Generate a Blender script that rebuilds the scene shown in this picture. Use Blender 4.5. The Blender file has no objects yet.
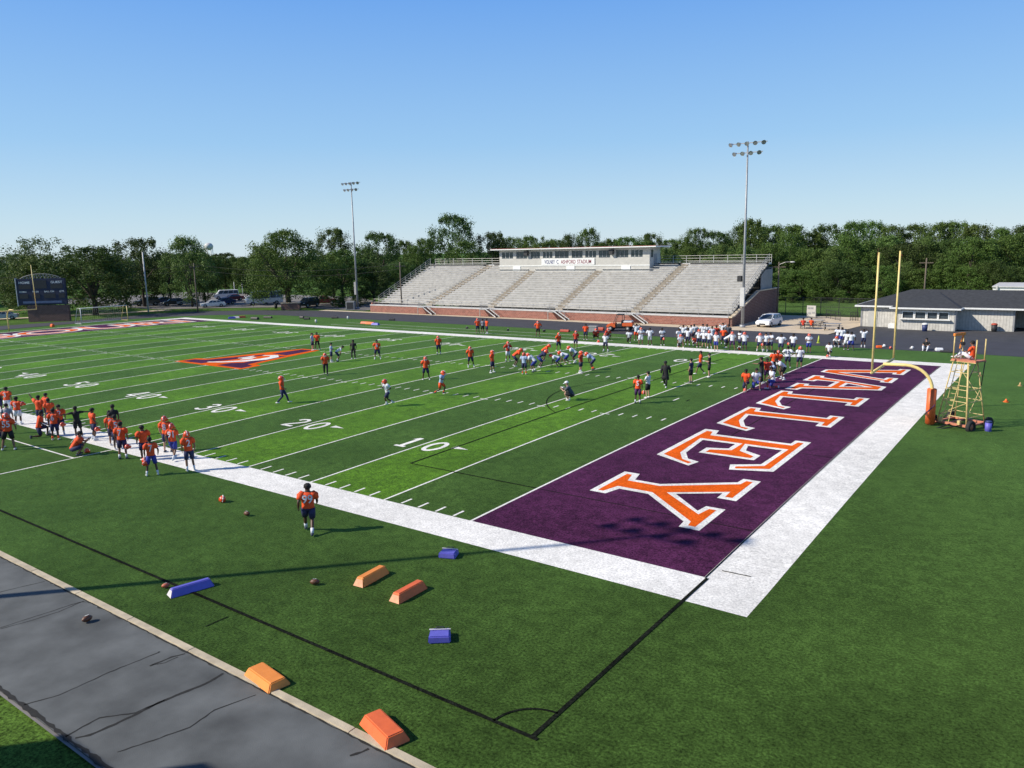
import bpy, bmesh, math, random
from mathutils import Vector, Matrix
from mathutils.geometry import tessellate_polygon
R=math.radians; PI=math.pi
random.seed(7)
scn=bpy.context.scene
C=scn.collection
YD=.9144

# ------------------------------------------------------------------ camera
CP=Vector((17.5948,-21.2174,9.928)); YAW=-.632898; PIT=.171679; ROL=-.0210287; FOC=770.76
def cam_axes():
    f=Vector((math.sin(YAW)*math.cos(PIT),math.cos(YAW)*math.cos(PIT),-math.sin(PIT)))
    r=Vector((math.cos(YAW),-math.sin(YAW),0)); u=r.cross(f)
    r2=math.cos(ROL)*r+math.sin(ROL)*u; u2=-math.sin(ROL)*r+math.cos(ROL)*u
    return f,r2,u2
CF,CR_,CU=cam_axes()
cd=bpy.data.cameras.new('camera'); cam=bpy.data.objects.new('camera',cd); C.objects.link(cam)
m=Matrix((CR_,CU,-CF)).transposed().to_4x4(); m.translation=CP; cam.matrix_world=m
cd.sensor_width=36; cd.lens=FOC*36/1024; cd.clip_end=6000; cd.clip_start=.1
scn.camera=cam
def ray(px,py): return CF+CR_*((px-512)/FOC)-CU*((py-384)/FOC)
def fx(x):
    if x<-101: t=(x+106)/5
    elif x>11: t=(18-x)/7
    else: t=1
    return max(0,min(1,t))
def zg(x,y): return .2335*max(0,1-((y-24.38)/24.38)**2)*fx(x)
def G(px,py):                                   # the ground under a point of the picture
    d=ray(px,py); z=0
    for _ in range(6):
        X=CP+d*((z-CP.z)/d.z); z=zg(X.x,X.y)
    return X
def ony(px,py,y): d=ray(px,py); return CP+d*((y-CP.y)/d.y)
def onx(px,py,x): d=ray(px,py); return CP+d*((x-CP.x)/d.x)

# ------------------------------------------------------------------ tagging
def tag(o,label=None,cat=None,group=None,kind=None):
    if label: o['label']=label
    if cat: o['category']=cat
    if group: o['group']=group
    if kind: o['kind']=kind
    return o
def empty(name,loc=(0,0,0),rz=0,label=None,cat=None,group=None,sc=1):
    o=bpy.data.objects.new(name,None); C.objects.link(o); o.location=loc; o.rotation_euler=(0,0,rz)
    o.scale=(sc,sc,sc); o.empty_display_size=.3
    return tag(o,label,cat,group)
KIDS={}
def link_child(o,p):
    o.parent=p; KIDS.setdefault(p.name,[]).append(o)
def copy_tree(o,parent=None):
    c=o.copy(); C.objects.link(c)
    if parent: link_child(c,parent)
    for ch in KIDS.get(o.name,[]): copy_tree(ch,c)
    return c

# ------------------------------------------------------------------ materials
MATS={}
def mat(name,col,rough=.7,var=.12,scale=6.,metal=0,bump=0,bscale=40.,spec=.5,detail=4,stretch=(1,1,1),emit=None):
    if name in MATS: return MATS[name]
    m=bpy.data.materials.new(name); m.use_nodes=True; n=m.node_tree.nodes; l=m.node_tree.links
    b=n['Principled BSDF']; b.inputs['Roughness'].default_value=rough; b.inputs['Metallic'].default_value=metal
    b.inputs['Specular IOR Level'].default_value=spec
    tc=n.new('ShaderNodeTexCoord'); mp=n.new('ShaderNodeMapping'); mp.inputs['Scale'].default_value=stretch
    l.new(tc.outputs['Object'],mp.inputs[0])
    nz=n.new('ShaderNodeTexNoise'); nz.inputs['Scale'].default_value=scale; nz.inputs['Detail'].default_value=detail
    l.new(mp.outputs[0],nz.inputs['Vector'])
    mr=n.new('ShaderNodeMapRange'); mr.inputs[1].default_value=.3; mr.inputs[2].default_value=.7
    mr.inputs[3].default_value=1-var; mr.inputs[4].default_value=1+var; l.new(nz.outputs['Fac'],mr.inputs[0])
    mx=n.new('ShaderNodeMix'); mx.data_type='RGBA'; mx.blend_type='MULTIPLY'; mx.inputs[0].default_value=1
    mx.inputs[6].default_value=(*col,1); l.new(mr.outputs[0],mx.inputs[7]); l.new(mx.outputs[2],b.inputs['Base Color'])
    if bump:
        n2=n.new('ShaderNodeTexNoise'); n2.inputs['Scale'].default_value=bscale; l.new(mp.outputs[0],n2.inputs['Vector'])
        bp=n.new('ShaderNodeBump'); bp.inputs['Strength'].default_value=bump; bp.inputs['Distance'].default_value=.02
        l.new(n2.outputs['Fac'],bp.inputs['Height']); l.new(bp.outputs[0],b.inputs['Normal'])
    MATS[name]=m; return m
def fibre_nodes(m,b,tc,amount=.6,scale=13,dist=.03):
    """short upright plastic fibres: fine bump and a soft sheen"""
    n=m.node_tree.nodes; l=m.node_tree.links
    nz=n.new('ShaderNodeTexNoise'); nz.inputs['Scale'].default_value=scale; nz.inputs['Detail'].default_value=5; nz.inputs['Roughness'].default_value=.85
    l.new(tc.outputs['Object'],nz.inputs['Vector'])
    bp=n.new('ShaderNodeBump'); bp.inputs['Strength'].default_value=amount; bp.inputs['Distance'].default_value=dist
    l.new(nz.outputs['Fac'],bp.inputs['Height']); l.new(bp.outputs[0],b.inputs['Normal'])
    return nz
def turf_mat(name,kind,col,col2=None,sheen=.25,tint=(.5,.8,.3),amp=1.):
    m=bpy.data.materials.new(name); m.use_nodes=True; n=m.node_tree.nodes; l=m.node_tree.links
    b=n['Principled BSDF']; b.inputs['Roughness'].default_value=.85; b.inputs['Specular IOR Level'].default_value=.03
    b.inputs['Sheen Weight'].default_value=sheen; b.inputs['Sheen Roughness'].default_value=.3; b.inputs['Sheen Tint'].default_value=(*tint,1)
    tc=n.new('ShaderNodeTexCoord')
    fine=fibre_nodes(m,b,tc)
    def math_(op,a,bv=None,c=None):
        x=n.new('ShaderNodeMath'); x.operation=op
        for i,v in enumerate((a,bv,c)):
            if v is None: continue
            if isinstance(v,(int,float)): x.inputs[i].default_value=v
            else: l.new(v,x.inputs[i])
        return x.outputs[0]
    big=n.new('ShaderNodeTexNoise'); big.inputs['Scale'].default_value=.22; big.inputs['Detail'].default_value=5; l.new(tc.outputs['Object'],big.inputs['Vector'])
    mid=n.new('ShaderNodeTexNoise'); mid.inputs['Scale'].default_value=2.3; mid.inputs['Detail'].default_value=5; l.new(tc.outputs['Object'],mid.inputs['Vector'])
    def sw(o,k): return math_('MAXIMUM',math_('MULTIPLY_ADD',o,k*amp,1-.5*k*amp),.25)
    f=sw(fine.outputs['Fac'],6.5); g=sw(big.outputs['Fac'],1.5); h=sw(mid.outputs['Fac'],1.6)
    v=math_('MULTIPLY',math_('MULTIPLY',f,g),h)
    if kind=='turf':
        sx=n.new('ShaderNodeSeparateXYZ'); l.new(tc.outputs['Object'],sx.inputs[0])
        fl=math_('FLOOR',math_('DIVIDE',sx.outputs[0],4.572))
        par=math_('SUBTRACT',1,math_('FLOORED_MODULO',fl,2))
        ins=math_('MULTIPLY',math_('MULTIPLY',math_('GREATER_THAN',sx.outputs[0],-91.44),math_('LESS_THAN',sx.outputs[0],0)),
                  math_('MULTIPLY',math_('GREATER_THAN',sx.outputs[1],0),math_('LESS_THAN',sx.outputs[1],48.77)))
        mx=n.new('ShaderNodeMix'); mx.data_type='RGBA'; l.new(math_('MULTIPLY',par,ins),mx.inputs[0])
        mx.inputs[6].default_value=(*col,1); mx.inputs[7].default_value=(*col2,1); src=mx.outputs[2]
    else:
        rgb=n.new('ShaderNodeRGB'); rgb.outputs[0].default_value=(*col,1); src=rgb.outputs[0]
    mu=n.new('ShaderNodeMix'); mu.data_type='RGBA'; mu.blend_type='MULTIPLY'; mu.inputs[0].default_value=1
    l.new(src,mu.inputs[6]); l.new(v,mu.inputs[7]); l.new(mu.outputs[2],b.inputs['Base Color'])
    MATS[name]=m; return m
T_TURF=turf_mat('turf','turf',(.037,.071,.014),(.068,.148,.010),sheen=.65,tint=(.36,.62,.16))
T_WHITE=turf_mat('white turf','p',(.80,.775,.73),sheen=.0,amp=.36)
T_PURPLE=turf_mat('purple turf','p',(.064,.015,.050),sheen=.2,tint=(.6,.3,.5))
T_ORANGE=turf_mat('orange turf','p',(.78,.12,.010),sheen=0,amp=.35)
T_BLACK=turf_mat('black turf','p',(.012,.014,.010),sheen=0)
T_GRASS=turf_mat('grass','p',(.066,.120,.020),sheen=.1)
T_LAWN=turf_mat('practice grass','p',(.085,.150,.034),sheen=.1)
def wall_mat(name,col,kind):
    if name in MATS: return MATS[name]
    m=mat(name,col,.8,.14,3.); n=m.node_tree.nodes; l=m.node_tree.links; b=n['Principled BSDF']
    tc=n['Texture Coordinate']; mix=[x for x in n if x.type=='MIX'][0]
    if kind=='brick':
        mp=n.new('ShaderNodeMapping'); mp.inputs['Rotation'].default_value=(R(90),0,0); l.new(tc.outputs['Object'],mp.inputs[0])
        t=n.new('ShaderNodeTexBrick'); t.inputs['Scale'].default_value=1; t.inputs['Brick Width'].default_value=.4; t.inputs['Row Height'].default_value=.2
        t.inputs['Mortar Size'].default_value=.012
        t.inputs['Color1'].default_value=(*col,1); t.inputs['Color2'].default_value=(col[0]*.72,col[1]*.68,col[2]*.7,1); t.inputs['Mortar'].default_value=(.33,.26,.23,1)
        cb=n.new('ShaderNodeCombineXYZ'); sp=n.new('ShaderNodeSeparateXYZ'); l.new(tc.outputs['Object'],sp.inputs[0])
        ad=n.new('ShaderNodeMath'); ad.operation='ADD'; l.new(sp.outputs[0],ad.inputs[0]); l.new(sp.outputs[1],ad.inputs[1])
        l.new(ad.outputs[0],cb.inputs[0]); l.new(sp.outputs[2],cb.inputs[1]); l.new(cb.outputs[0],t.inputs['Vector']); l.new(t.outputs['Color'],mix.inputs[6])
    if kind=='siding':
        w=n.new('ShaderNodeTexWave'); w.bands_direction='X'; w.inputs['Scale'].default_value=1.05; w.inputs['Distortion'].default_value=0; w.wave_profile='SAW'
        l.new(tc.outputs['Object'],w.inputs['Vector']); bp=n.new('ShaderNodeBump'); bp.inputs['Distance'].default_value=.04; bp.inputs['Strength'].default_value=1
        l.new(w.outputs['Fac'],bp.inputs['Height']); l.new(bp.outputs[0],b.inputs['Normal'])
        cr=n.new('ShaderNodeValToRGB'); cr.color_ramp.elements[0].color=(col[0]*.55,col[1]*.55,col[2]*.55,1); cr.color_ramp.elements[1].position=.14; cr.color_ramp.elements[1].color=(*col,1)
        l.new(w.outputs['Fac'],cr.inputs[0]); l.new(cr.outputs[0],mix.inputs[6])
    return m
M_BRICK=wall_mat('red brick',(.34,.125,.085),'brick'); M_BRICKD=wall_mat('dark brick',(.16,.07,.055),'brick')
M_SIDING=wall_mat('grey siding',(.52,.50,.46),'siding')
M_CONC=mat('pale concrete',(.60,.49,.35),.85,.12,1.2,bump=.2)
M_CURB=mat('kerb concrete',(.50,.42,.30),.85,.2,2.5,bump=.3)
M_ASPH=mat('asphalt',(.052,.052,.058),.85,.22,.9,bump=.5,bscale=60,detail=8)
M_TRACK=mat('track asphalt',(.048,.047,.056),.85,.16,.6,bump=.3,bscale=60,detail=8)
M_PATH=mat('worn asphalt',(.098,.103,.102),.85,.42,.7,bump=.4,bscale=60,detail=14)
M_LOT=mat('gravel lot',(.19,.175,.165),.9,.2,.4,detail=8)
M_CRACK=mat('crack',(.016,.015,.013),.9,.3,9)
M_ALU=mat('weathered aluminium',(.60,.59,.575),.55,.13,1.5,metal=.0)
M_TREAD=mat('footboard',(.40,.39,.375),.7,.2,1.5)
M_AISLE=mat('aisle step',(.30,.26,.21),.8,.25,2.)
M_STEEL=mat('galvanised steel',(.42,.41,.39),.5,.12,4,metal=.3)
M_POLE=mat('pole steel',(.34,.35,.37),.5,.12,2,metal=.3)
M_WHITE=mat('white paint',(.78,.78,.76),.5,.05,3)
M_CREAM=mat('cream panel',(.50,.485,.45),.7,.07,1.5)
M_DARK=mat('dark metal',(.03,.03,.033),.6,.2,5)
M_GLASS=mat('window glass',(.05,.065,.08),.12,.25,1.2,spec=.8)
M_YEL=mat('goalpost yellow',(.80,.62,.24),.45,.08,4)
M_OPAD=mat('orange padding',(.75,.14,.035),.5,.1,4)
M_OPAD2=mat('amber padding',(.80,.26,.04),.5,.08,4)
M_BPAD=mat('blue padding',(.13,.12,.52),.5,.1,4)
M_PADW=mat('pad end white',(.62,.58,.60),.6,.15,8)
M_RUB=mat('rubber',(.02,.02,.02),.8,.2,8)
M_ROOF=mat('shingles',(.040,.042,.047),.9,.25,3,bump=.4,bscale=12,detail=8)
M_RED=mat('red trim',(.45,.07,.04),.6,.1,3)
M_WOOD=mat('pole wood',(.15,.12,.09),.9,.25,3,stretch=(4,4,.4))
M_BARK=mat('bark',(.075,.058,.045),.95,.35,4,stretch=(3,3,.6),bump=.6,bscale=14)
M_BALL=mat('ball leather',(.12,.045,.022),.5,.15,14)
M_NAVYB=mat('board navy',(.022,.026,.06),.6,.15,3)
M_GREY=mat('mid grey',(.28,.28,.29),.6,.15,3)
M_SHOE=mat('shoe white',(.7,.7,.7),.6,.05,6)
M_TAN=mat('tower primer',(.72,.50,.28),.5,.15,4)
M_TANR=mat('tower red wood',(.55,.20,.12),.6,.2,5)

# ------------------------------------------------------------------ mesh builder
class MB:
    def __init__(s): s.v=[]; s.f=[]; s.m=[]; s.sm=[]
    def add(s,vs,fs,mi=0,smooth=False):
        o=len(s.v); s.v+= [tuple(v) for v in vs]
        for f in fs: s.f.append([i+o for i in f]); s.m.append(mi); s.sm.append(smooth)
        return s
    def box(s,a,b,mi=0):
        x0,y0,z0=[min(p,q) for p,q in zip(a,b)]; x1,y1,z1=[max(p,q) for p,q in zip(a,b)]
        return s.add([(x0,y0,z0),(x1,y0,z0),(x1,y1,z0),(x0,y1,z0),(x0,y0,z1),(x1,y0,z1),(x1,y1,z1),(x0,y1,z1)],
            [(0,3,2,1),(4,5,6,7),(0,1,5,4),(1,2,6,5),(2,3,7,6),(3,0,4,7)],mi)
    def tube(s,p,q,r0,r1=None,n=8,mi=0,cap=True):
        return s.path([p,q],[r0,r1 if r1 is not None else r0],n,mi,cap)
    def path(s,pts,rs,n=8,mi=0,cap=True):
        pts=[Vector(p) for p in pts]
        if isinstance(rs,(int,float)): rs=[rs]*len(pts)
        vs=[];fs=[]
        u=None
        for i,p in enumerate(pts):
            d=(pts[min(i+1,len(pts)-1)]-pts[max(i-1,0)]).normalized()
            if u is None:
                u=d.cross(Vector((0,0,1)) if abs(d.z)<.9 else Vector((1,0,0))).normalized()
            else: u=(u-d*u.dot(d)).normalized()
            w=d.cross(u)
            for k in range(n):
                a=2*PI*k/n; vs.append(p+(u*math.cos(a)+w*math.sin(a))*rs[i])
        for i in range(len(pts)-1):
            for k in range(n):
                a=i*n+k; b=i*n+(k+1)%n; fs.append((a,b,b+n,a+n))
        if cap: fs.append(tuple(range(n))[::-1]); fs.append(tuple((len(pts)-1)*n+k for k in range(n)))
        return s.add(vs,fs,mi,n>6)
    def ell(s,c,r,mi=0,nu=12,nv=8,rot=None,zmin=-1,ymax=None):
        vs=[];fs=[]
        if isinstance(r,(int,float)): r=(r,r,r)
        for j in range(nv+1):
            t=-PI/2+PI*j/nv
            for i in range(nu):
                a=2*PI*i/nu; p=Vector((math.cos(t)*math.cos(a)*r[0],math.cos(t)*math.sin(a)*r[1],max(zmin*r[2],math.sin(t)*r[2])))
                if rot: p=rot@p
                vs.append(Vector(c)+p)
        for j in range(nv):
            for i in range(nu):
                a=j*nu+i;b=j*nu+(i+1)%nu; fs.append((a,b,b+nu,a+nu))
        return s.add(vs,fs,mi,True)
    def prism(s,poly,axis,a,b,mi=0,ta=1,tb=1,c=(0,0)):
        """extrude a 2-D outline along an axis from a to b"""
        def P(u,v,w):
            return {'x':(w,u,v),'y':(u,w,v),'z':(u,v,w)}[axis]
        n=len(poly)
        vs=[P(c[0]+(u-c[0])*ta,c[1]+(v-c[1])*ta,a) for u,v in poly]+[P(c[0]+(u-c[0])*tb,c[1]+(v-c[1])*tb,b) for u,v in poly]
        fs=[tuple(range(n))[::-1],tuple(range(n,2*n))]+[(i,(i+1)%n,n+(i+1)%n,n+i) for i in range(n)]
        return s.add(vs,fs,mi)
    def quad(s,a,b,c,d,mi=0): return s.add([a,b,c,d],[(0,1,2,3)],mi)
    def mesh(s,name,mats,bevel=0):
        me=bpy.data.meshes.new(name); me.from_pydata(s.v,[],s.f)
        if not isinstance(mats,(list,tuple)): mats=[mats]
        for m in mats: me.materials.append(m)
        for p,mi,sm in zip(me.polygons,s.m,s.sm): p.material_index=mi; p.use_smooth=sm
        bm=bmesh.new(); bm.from_mesh(me); bmesh.ops.recalc_face_normals(bm,faces=bm.faces)
        if bevel:
            bmesh.ops.bevel(bm,geom=[e for e in bm.edges if len(e.link_faces)==2 and e.calc_face_angle(0)>.5],offset=bevel,segments=2,affect='EDGES',clamp_overlap=True)
        bm.to_mesh(me); bm.free(); me.update()
        return me
    def build(s,name,mats,parent=None,bevel=0):
        o=bpy.data.objects.new(name,s.mesh(name,mats,bevel)); C.objects.link(o)
        if parent: link_child(o,parent)
        return o
def sheet(name,polys,off,mat_,kind='structure',ystep=1.,flat=False,parent=None):
    """flat shapes laid on the ground so that they follow the field's crown"""
    bm=bmesh.new()
    for p in polys:
        vs=[bm.verts.new((x,y,0)) for x,y in p]
        if len(p)<=4: bm.faces.new(vs)
        else:
            for tri in tessellate_polygon([[Vector((x,y,0)) for x,y in p]]): bm.faces.new([vs[i] for i in tri])
    if not flat:
        ys=[v.co.y for v in bm.verts]; k=math.floor(min(ys))
        while k<=max(ys):
            if -1<k<50: bmesh.ops.bisect_plane(bm,geom=bm.verts[:]+bm.edges[:]+bm.faces[:],plane_co=(0,k,0),plane_no=(0,1,0))
            k+=ystep
    for v in bm.verts: v.co.z=(0 if flat else zg(v.co.x,v.co.y))+off
    bmesh.ops.recalc_face_normals(bm,faces=bm.faces)
    for f in bm.faces:
        if f.normal.z<0: f.normal_flip()
    me=bpy.data.meshes.new(name); bm.to_mesh(me); bm.free(); me.materials.append(mat_)
    o=bpy.data.objects.new(name,me); C.objects.link(o); o['kind']=kind
    return o
def rect(x0,y0,x1,y1): return [(x0,y0),(x1,y0),(x1,y1),(x0,y1)]
def stroke(pts,w):
    """outline pieces for a polyline of width w"""
    out=[]
    for a,b in zip(pts[:-1],pts[1:]):
        a=Vector(a);b=Vector(b);d=(b-a).normalized();nrm=Vector((-d.y,d.x))*w/2
        out.append([tuple(a-nrm),tuple(b-nrm),tuple(b+nrm),tuple(a+nrm)])
    return out
def ribbon(pts,ws):
    """one connected strip"""
    L=[];Rr=[]
    for i,p in enumerate(pts):
        p=Vector(p); d=(Vector(pts[min(i+1,len(pts)-1)])-Vector(pts[max(i-1,0)])).normalized(); nn=Vector((-d.y,d.x))*(ws[i] if isinstance(ws,list) else ws)/2
        L.append(tuple(p+nn)); Rr.append(tuple(p-nn))
    return [[L[i],L[i+1],Rr[i+1],Rr[i]] for i in range(len(pts)-1)]
_tc={}
def text_polys(s,off=.018):
    """triangles of a word in the built-in face, unit height"""
    if (s,off) in _tc: return _tc[(s,off)]
    cu=bpy.data.curves.new('t','FONT'); cu.body=s; cu.align_x='CENTER'; cu.offset=off; cu.resolution_u=3
    ob=bpy.data.objects.new('t',cu); C.objects.link(ob); dg=bpy.context.evaluated_depsgraph_get(); dg.update()
    me=ob.evaluated_get(dg).to_mesh(); vs=[v.co.copy() for v in me.vertices]; fs=[tuple(p.vertices) for p in me.polygons]
    ob.evaluated_get(dg).to_mesh_clear(); bpy.data.objects.remove(ob); bpy.data.curves.remove(cu)
    _tc[(s,off)]=(vs,fs); return _tc[(s,off)]
def lettering(name,s,h,org,right,up,mat_,parent,width=None,th=.006):
    vs,fs=text_polys(s); right=Vector(right);up=Vector(up); nrm=right.cross(up)
    x0=min(v.x for v in vs);x1=max(v.x for v in vs); k=h/.7; kx=(width/(x1-x0)) if width else k
    mb=MB(); a=[Vector(org)+right*((v.x-(x0+x1)/2)*kx)+up*(v.y*k)+nrm*th for v in vs]
    mb.add(a,fs)
    me=bpy.data.meshes.new(name); me.from_pydata([tuple(p) for p in a],[],fs); me.materials.append(mat_)
    o=bpy.data.objects.new(name,me); C.objects.link(o)
    if parent: link_child(o,parent)
    return o

# ------------------------------------------------------------------ ground
def flat_sheet(name,poly,z,m): return sheet(name,[poly],z,m,flat=True)
flat_sheet('ground',rect(-3000,-3000,3000,4000),-.06,T_GRASS)
# turf, one sheet with the crown of the field
bm=bmesh.new(); xs=[-109,-107.5,-106,-105,-104,-103,-102,-101]+[-90+10*i for i in range(10)]+[5,11,12,13,14,15,16,17,18,40,75]; ys=[-11.27,-5]+list(range(0,50))+[52,60.6]
grid=[[bm.verts.new((x,y,zg(x,y))) for x in xs] for y in ys]
for j in range(len(ys)-1):
    for i in range(len(xs)-1): bm.faces.new((grid[j][i],grid[j][i+1],grid[j+1][i+1],grid[j+1][i]))
me=bpy.data.meshes.new('turf'); bm.to_mesh(me); bm.free(); me.materials.append(T_TURF)
o=bpy.data.objects.new('turf',me); C.objects.link(o); o['kind']='structure'
# near path, kerb
flat_sheet('path',rect(-130,-15.0,60,-11.47),.0,M_PATH)
mb=MB(); 
for i in range(-40,20): mb.box((i*3+.004,-11.47,-.05),(i*3+2.996,-11.27,.03))
tag(mb.build('kerb',M_CURB,bevel=.012),kind='structure')
flat_sheet('path_edge',rect(-130,-15.07,60,-15.0),-.012,M_LOT)
cracks=[([(0,628),(40,615),(80,602),(122,602)],.03),([(0,629),(30,621),(58,612),(84,601)],.03),([(24,705),(60,695),(110,672),(160,652),(158,652)],.035),
 ([(67,740),(90,735),(120,722),(165,700),(205,684),(228,671)],.09),([(65,737),(82,727),(100,718),(135,713),(165,700)],.06),
 ([(118,752),(160,738),(190,727),(215,710),(256,695)],.04),([(150,666),(172,657),(192,652)],.06),([(152,665),(165,663),(178,657)],.04),
 ([(350,756),(362,752),(375,745)],.07),([(0,592),(25,586),(60,578)],.03)]
rb=[]
for pts,w in cracks:
    P=[]
    for a,b in zip(pts[:-1],pts[1:]):
        A=G(*a);B=G(*b); nn=max(2,int((B-A).length/.12))
        for k in range(nn):
            q=A.lerp(B,k/nn); P.append((q.x+random.uniform(-.012,.012),q.y+random.uniform(-.012,.012)))
    P.append(tuple(G(*pts[-1]).xy)); P=[p for p in P if -14.98<p[1]<-11.49]
    if len(P)>2: rb+=ribbon(P,[w*random.uniform(.5,1.15) for _ in P])
# broken, dark rim of the asphalt on both sides
for y0,ww in ((-11.50,.05),(-14.95,.11)):
    P=[(-60+i*.15,y0+random.uniform(-.02,.02)) for i in range(540)]
    rb+=ribbon(P,[ww*random.uniform(.3,1.5) for _ in P])
sheet('path_cracks',rb,.004,M_CRACK,flat=True)
# track on the far side and round the left end
inner=[(-109.3,-14),(-109.3,42),(-107.5,49.5),(-103.5,54.8),(-97,59),(-90,60.4),(-70,60.5),(-42,60.2),(-20,58.4),(0,57.6),(9,57.9),(14.4,57.4),(30,55.5),(45,49),(56,38)]
outer=[(-118,-14),(-117,30),(-114.8,38),(-115.3,47.5),(-116.5,54),(-112.5,60.5),(-104,66.3),(-92,70.0),(-70,70.2),(-45,69.9),(-27,68.9),(-14,68.2),(-4.2,68.2)]
flat_sheet('track',inner+[(75,38),(75,68.2)]+outer[::-1],.012,M_TRACK)
flat_sheet('concrete_walk',[(-92,70.0),(-70,70.2),(-45,69.9),(-27,68.9),(-17,68.35),(-17,71.6),(-81,71.6),(-92,71.9)],.02,M_CONC)
flat_sheet('plaza',[(-17,68.35),(-14,68.2),(-4.4,68.2),(-3.3,79.2),(-3.4,90.5),(-26,90.5),(-26,88),(-17,88)],.022,M_CONC)
flat_sheet('asphalt_lot',[(-4.2,68.2),(75,68.2),(75,130),(12,130),(12,92),(-3.4,90.5),(-3.3,79.2)],.008,M_ASPH)
flat_sheet('gravel_strip',[(14.5,57.2),(30,55.3),(30,56.0),(14.5,58.0)],.02,M_LOT)
flat_sheet('practice_field',rect(-60,92.5,12,150),-.02,T_LAWN)
flat_sheet('parking_lot',[(-190,63),(-128,60),(-119,66.5),(-105,74.5),(-95,73.5),(-84,73.5),(-84,92),(-100,92),(-118,104),(-190,104)],.0,M_LOT)
flat_sheet('far_path',[(-135,34),(-132,34),(-124,52),(-122,60),(-125,60),(-127,52)],.01,M_CONC)

# ------------------------------------------------------------------ painted markings
W=.1016
FW=48.768
polys=[]
for i in range(0,21):
    x=-i*5*YD; polys.append(rect(x-W/2,0,x+W/2,FW))
hy=[18.288,FW-18.288]
for i in range(1,20):
    x=-i*5*YD
    for y in hy: polys.append(rect(x-.31,y-W/2,x-W/2,y+W/2)); polys.append(rect(x+W/2,y-W/2,x+.31,y+W/2))
for i in range(1,100):
    if i%5==0: continue
    x=-i*YD
    for y0 in (.06,hy[0],hy[1]-.61,FW-.67): polys.append(rect(x-W/2,y0,x+W/2,y0+.61))
for x in (-2.74,-91.44+2.74): polys.append(rect(x-W/2,FW/2-.46,x+W/2,FW/2+.46))
# coaching boxes and restraining lines outside both sidelines
polys+=stroke([(-22.86,-1.83),(-22.86,-9.3)],W)+stroke([(-22.86-W/2,-3.8),(-68.58,-3.8)],W)
polys+=stroke([(-22.86,52.7),(-68.58,52.7)],W)+stroke([(-22,55.6),(-68.58,55.6)],W)
sheet('field_lines',polys,.006,T_WHITE)
b=1.83
sheet('sideline_border',[rect(-91.44-9.144-b,-b,9.144+b+.12,0),rect(-91.44-9.144-b,FW,9.144+b+.12,FW+b),rect(9.144,0,9.144+b+.12,FW),rect(-91.44-9.144-b,0,-91.44-9.144,FW)],.004,T_WHITE)
sheet('end_zone',[rect(W/2,0,9.144,FW)],.0045,T_PURPLE)
sheet('far_end_zone',[rect(-91.44-9.144,0,-91.44-W/2,FW)],.0045,T_PURPLE)
# dark soccer markings
L=[]
sw=.11
L+=stroke([(-60,-9.42),(9.4,-9.42)],sw)+stroke([(9.26,-9.42+sw/2),(9.26,-.05)],sw)+stroke([(9.19,-.05),(9.19,FW)],.05)
arc=[(9.26-math.cos(a)*1.0,-9.42+math.sin(a)*1.0) for a in [R(d) for d in range(0,91,9)]]; arc=[(9.26-math.sin(R(d)),-9.42+math.cos(R(d))) for d in range(0,91,9)]
L+=ribbon(arc,.06)
L+=stroke([(9.43,.70),(10.32,.75)],.045)
L+=stroke([(-7.26,4.4),(-7.26,44.4)],.09)+stroke([(-7.2,4.4),(-.06,4.4)],.07)+stroke([(-7.2,44.4),(-.06,44.4)],.07)
sheet('goal_area_lines',stroke([(3.7,15.2),(3.7,33.6)],.06)+stroke([(3.76,15.2),(9.1,15.2)],.06)+stroke([(3.76,33.6),(9.1,33.6)],.06)+stroke([(.06,4.4),(9.1,4.4)],.06)+stroke([(.06,44.4),(9.1,44.4)],.06),.0065,T_BLACK)
L+=ribbon([(-1.8-9.15*math.cos(R(d)),24.38+9.15*math.sin(R(d))) for d in range(-53,54,4)],.06)
L+=stroke([(-1.94,24.1),(-1.94,24.66)],.1)
pq=[G(172,628),G(198,618)]; pq=[G(205,627),G(228,617)]
L+=stroke([(pq[0].x,pq[0].y),(pq[1].x,pq[1].y)],.04)
L+=stroke([(-98.5+7.5,15),(-98.5+7.5,34)],.07)
L+=ribbon([(-90+9.15*math.cos(R(d)),24.38+9.15*math.sin(R(d))) for d in range(-53,54,6)],.08)
sheet('soccer_lines',L,.017,T_BLACK)

# yard numbers: outlines in a 1.2 x 1.83 box
def ring(cx,cy,rx,ry,w,n=20,a0=0,a1=360):
    P=[]
    for k in range(n+1):
        a=R(a0+(a1-a0)*k/n); P.append((cx+rx*math.cos(a),cy+ry*math.sin(a)))
    return ribbon(P,w)
def digit(d):
    w=.26
    if d=='0': return ring(.6,.915,.42,.78,w,24)
    if d=='1': return [rect(.47,0.2,.75,1.83),rect(.25,0,.97,.22),[(.25,1.42),(.47,1.50),(.47,1.83)]]
    if d=='2': return ribbon([(.2,1.35),(.3,1.62),(.6,1.72),(.9,1.55),(.95,1.25),(.75,.85),(.4,.45),(.22,.2)],w)+[rect(.12,0,1.05,.24)]
    if d=='3': return ribbon([(.2,1.45),(.4,1.68),(.7,1.70),(.93,1.45),(.85,1.1),(.5,.97)],w)+ribbon([(.5,.97),(.9,.85),(1.0,.5),(.8,.2),(.5,.12),(.15,.3)],w)
    if d=='4': return [rect(.7,0,.96,1.83),rect(.1,.42,1.1,.64),[(.1,.60),(.36,.60),(.74,1.83),(.62,1.83)]]
    if d=='5': return [rect(.2,1.6,1.0,1.83),rect(.2,.95,.44,1.62)]+ribbon([(.3,1.05),(.65,1.15),(.95,.85),(.95,.45),(.7,.15),(.35,.13),(.12,.35)],w)
nums=[]
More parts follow.
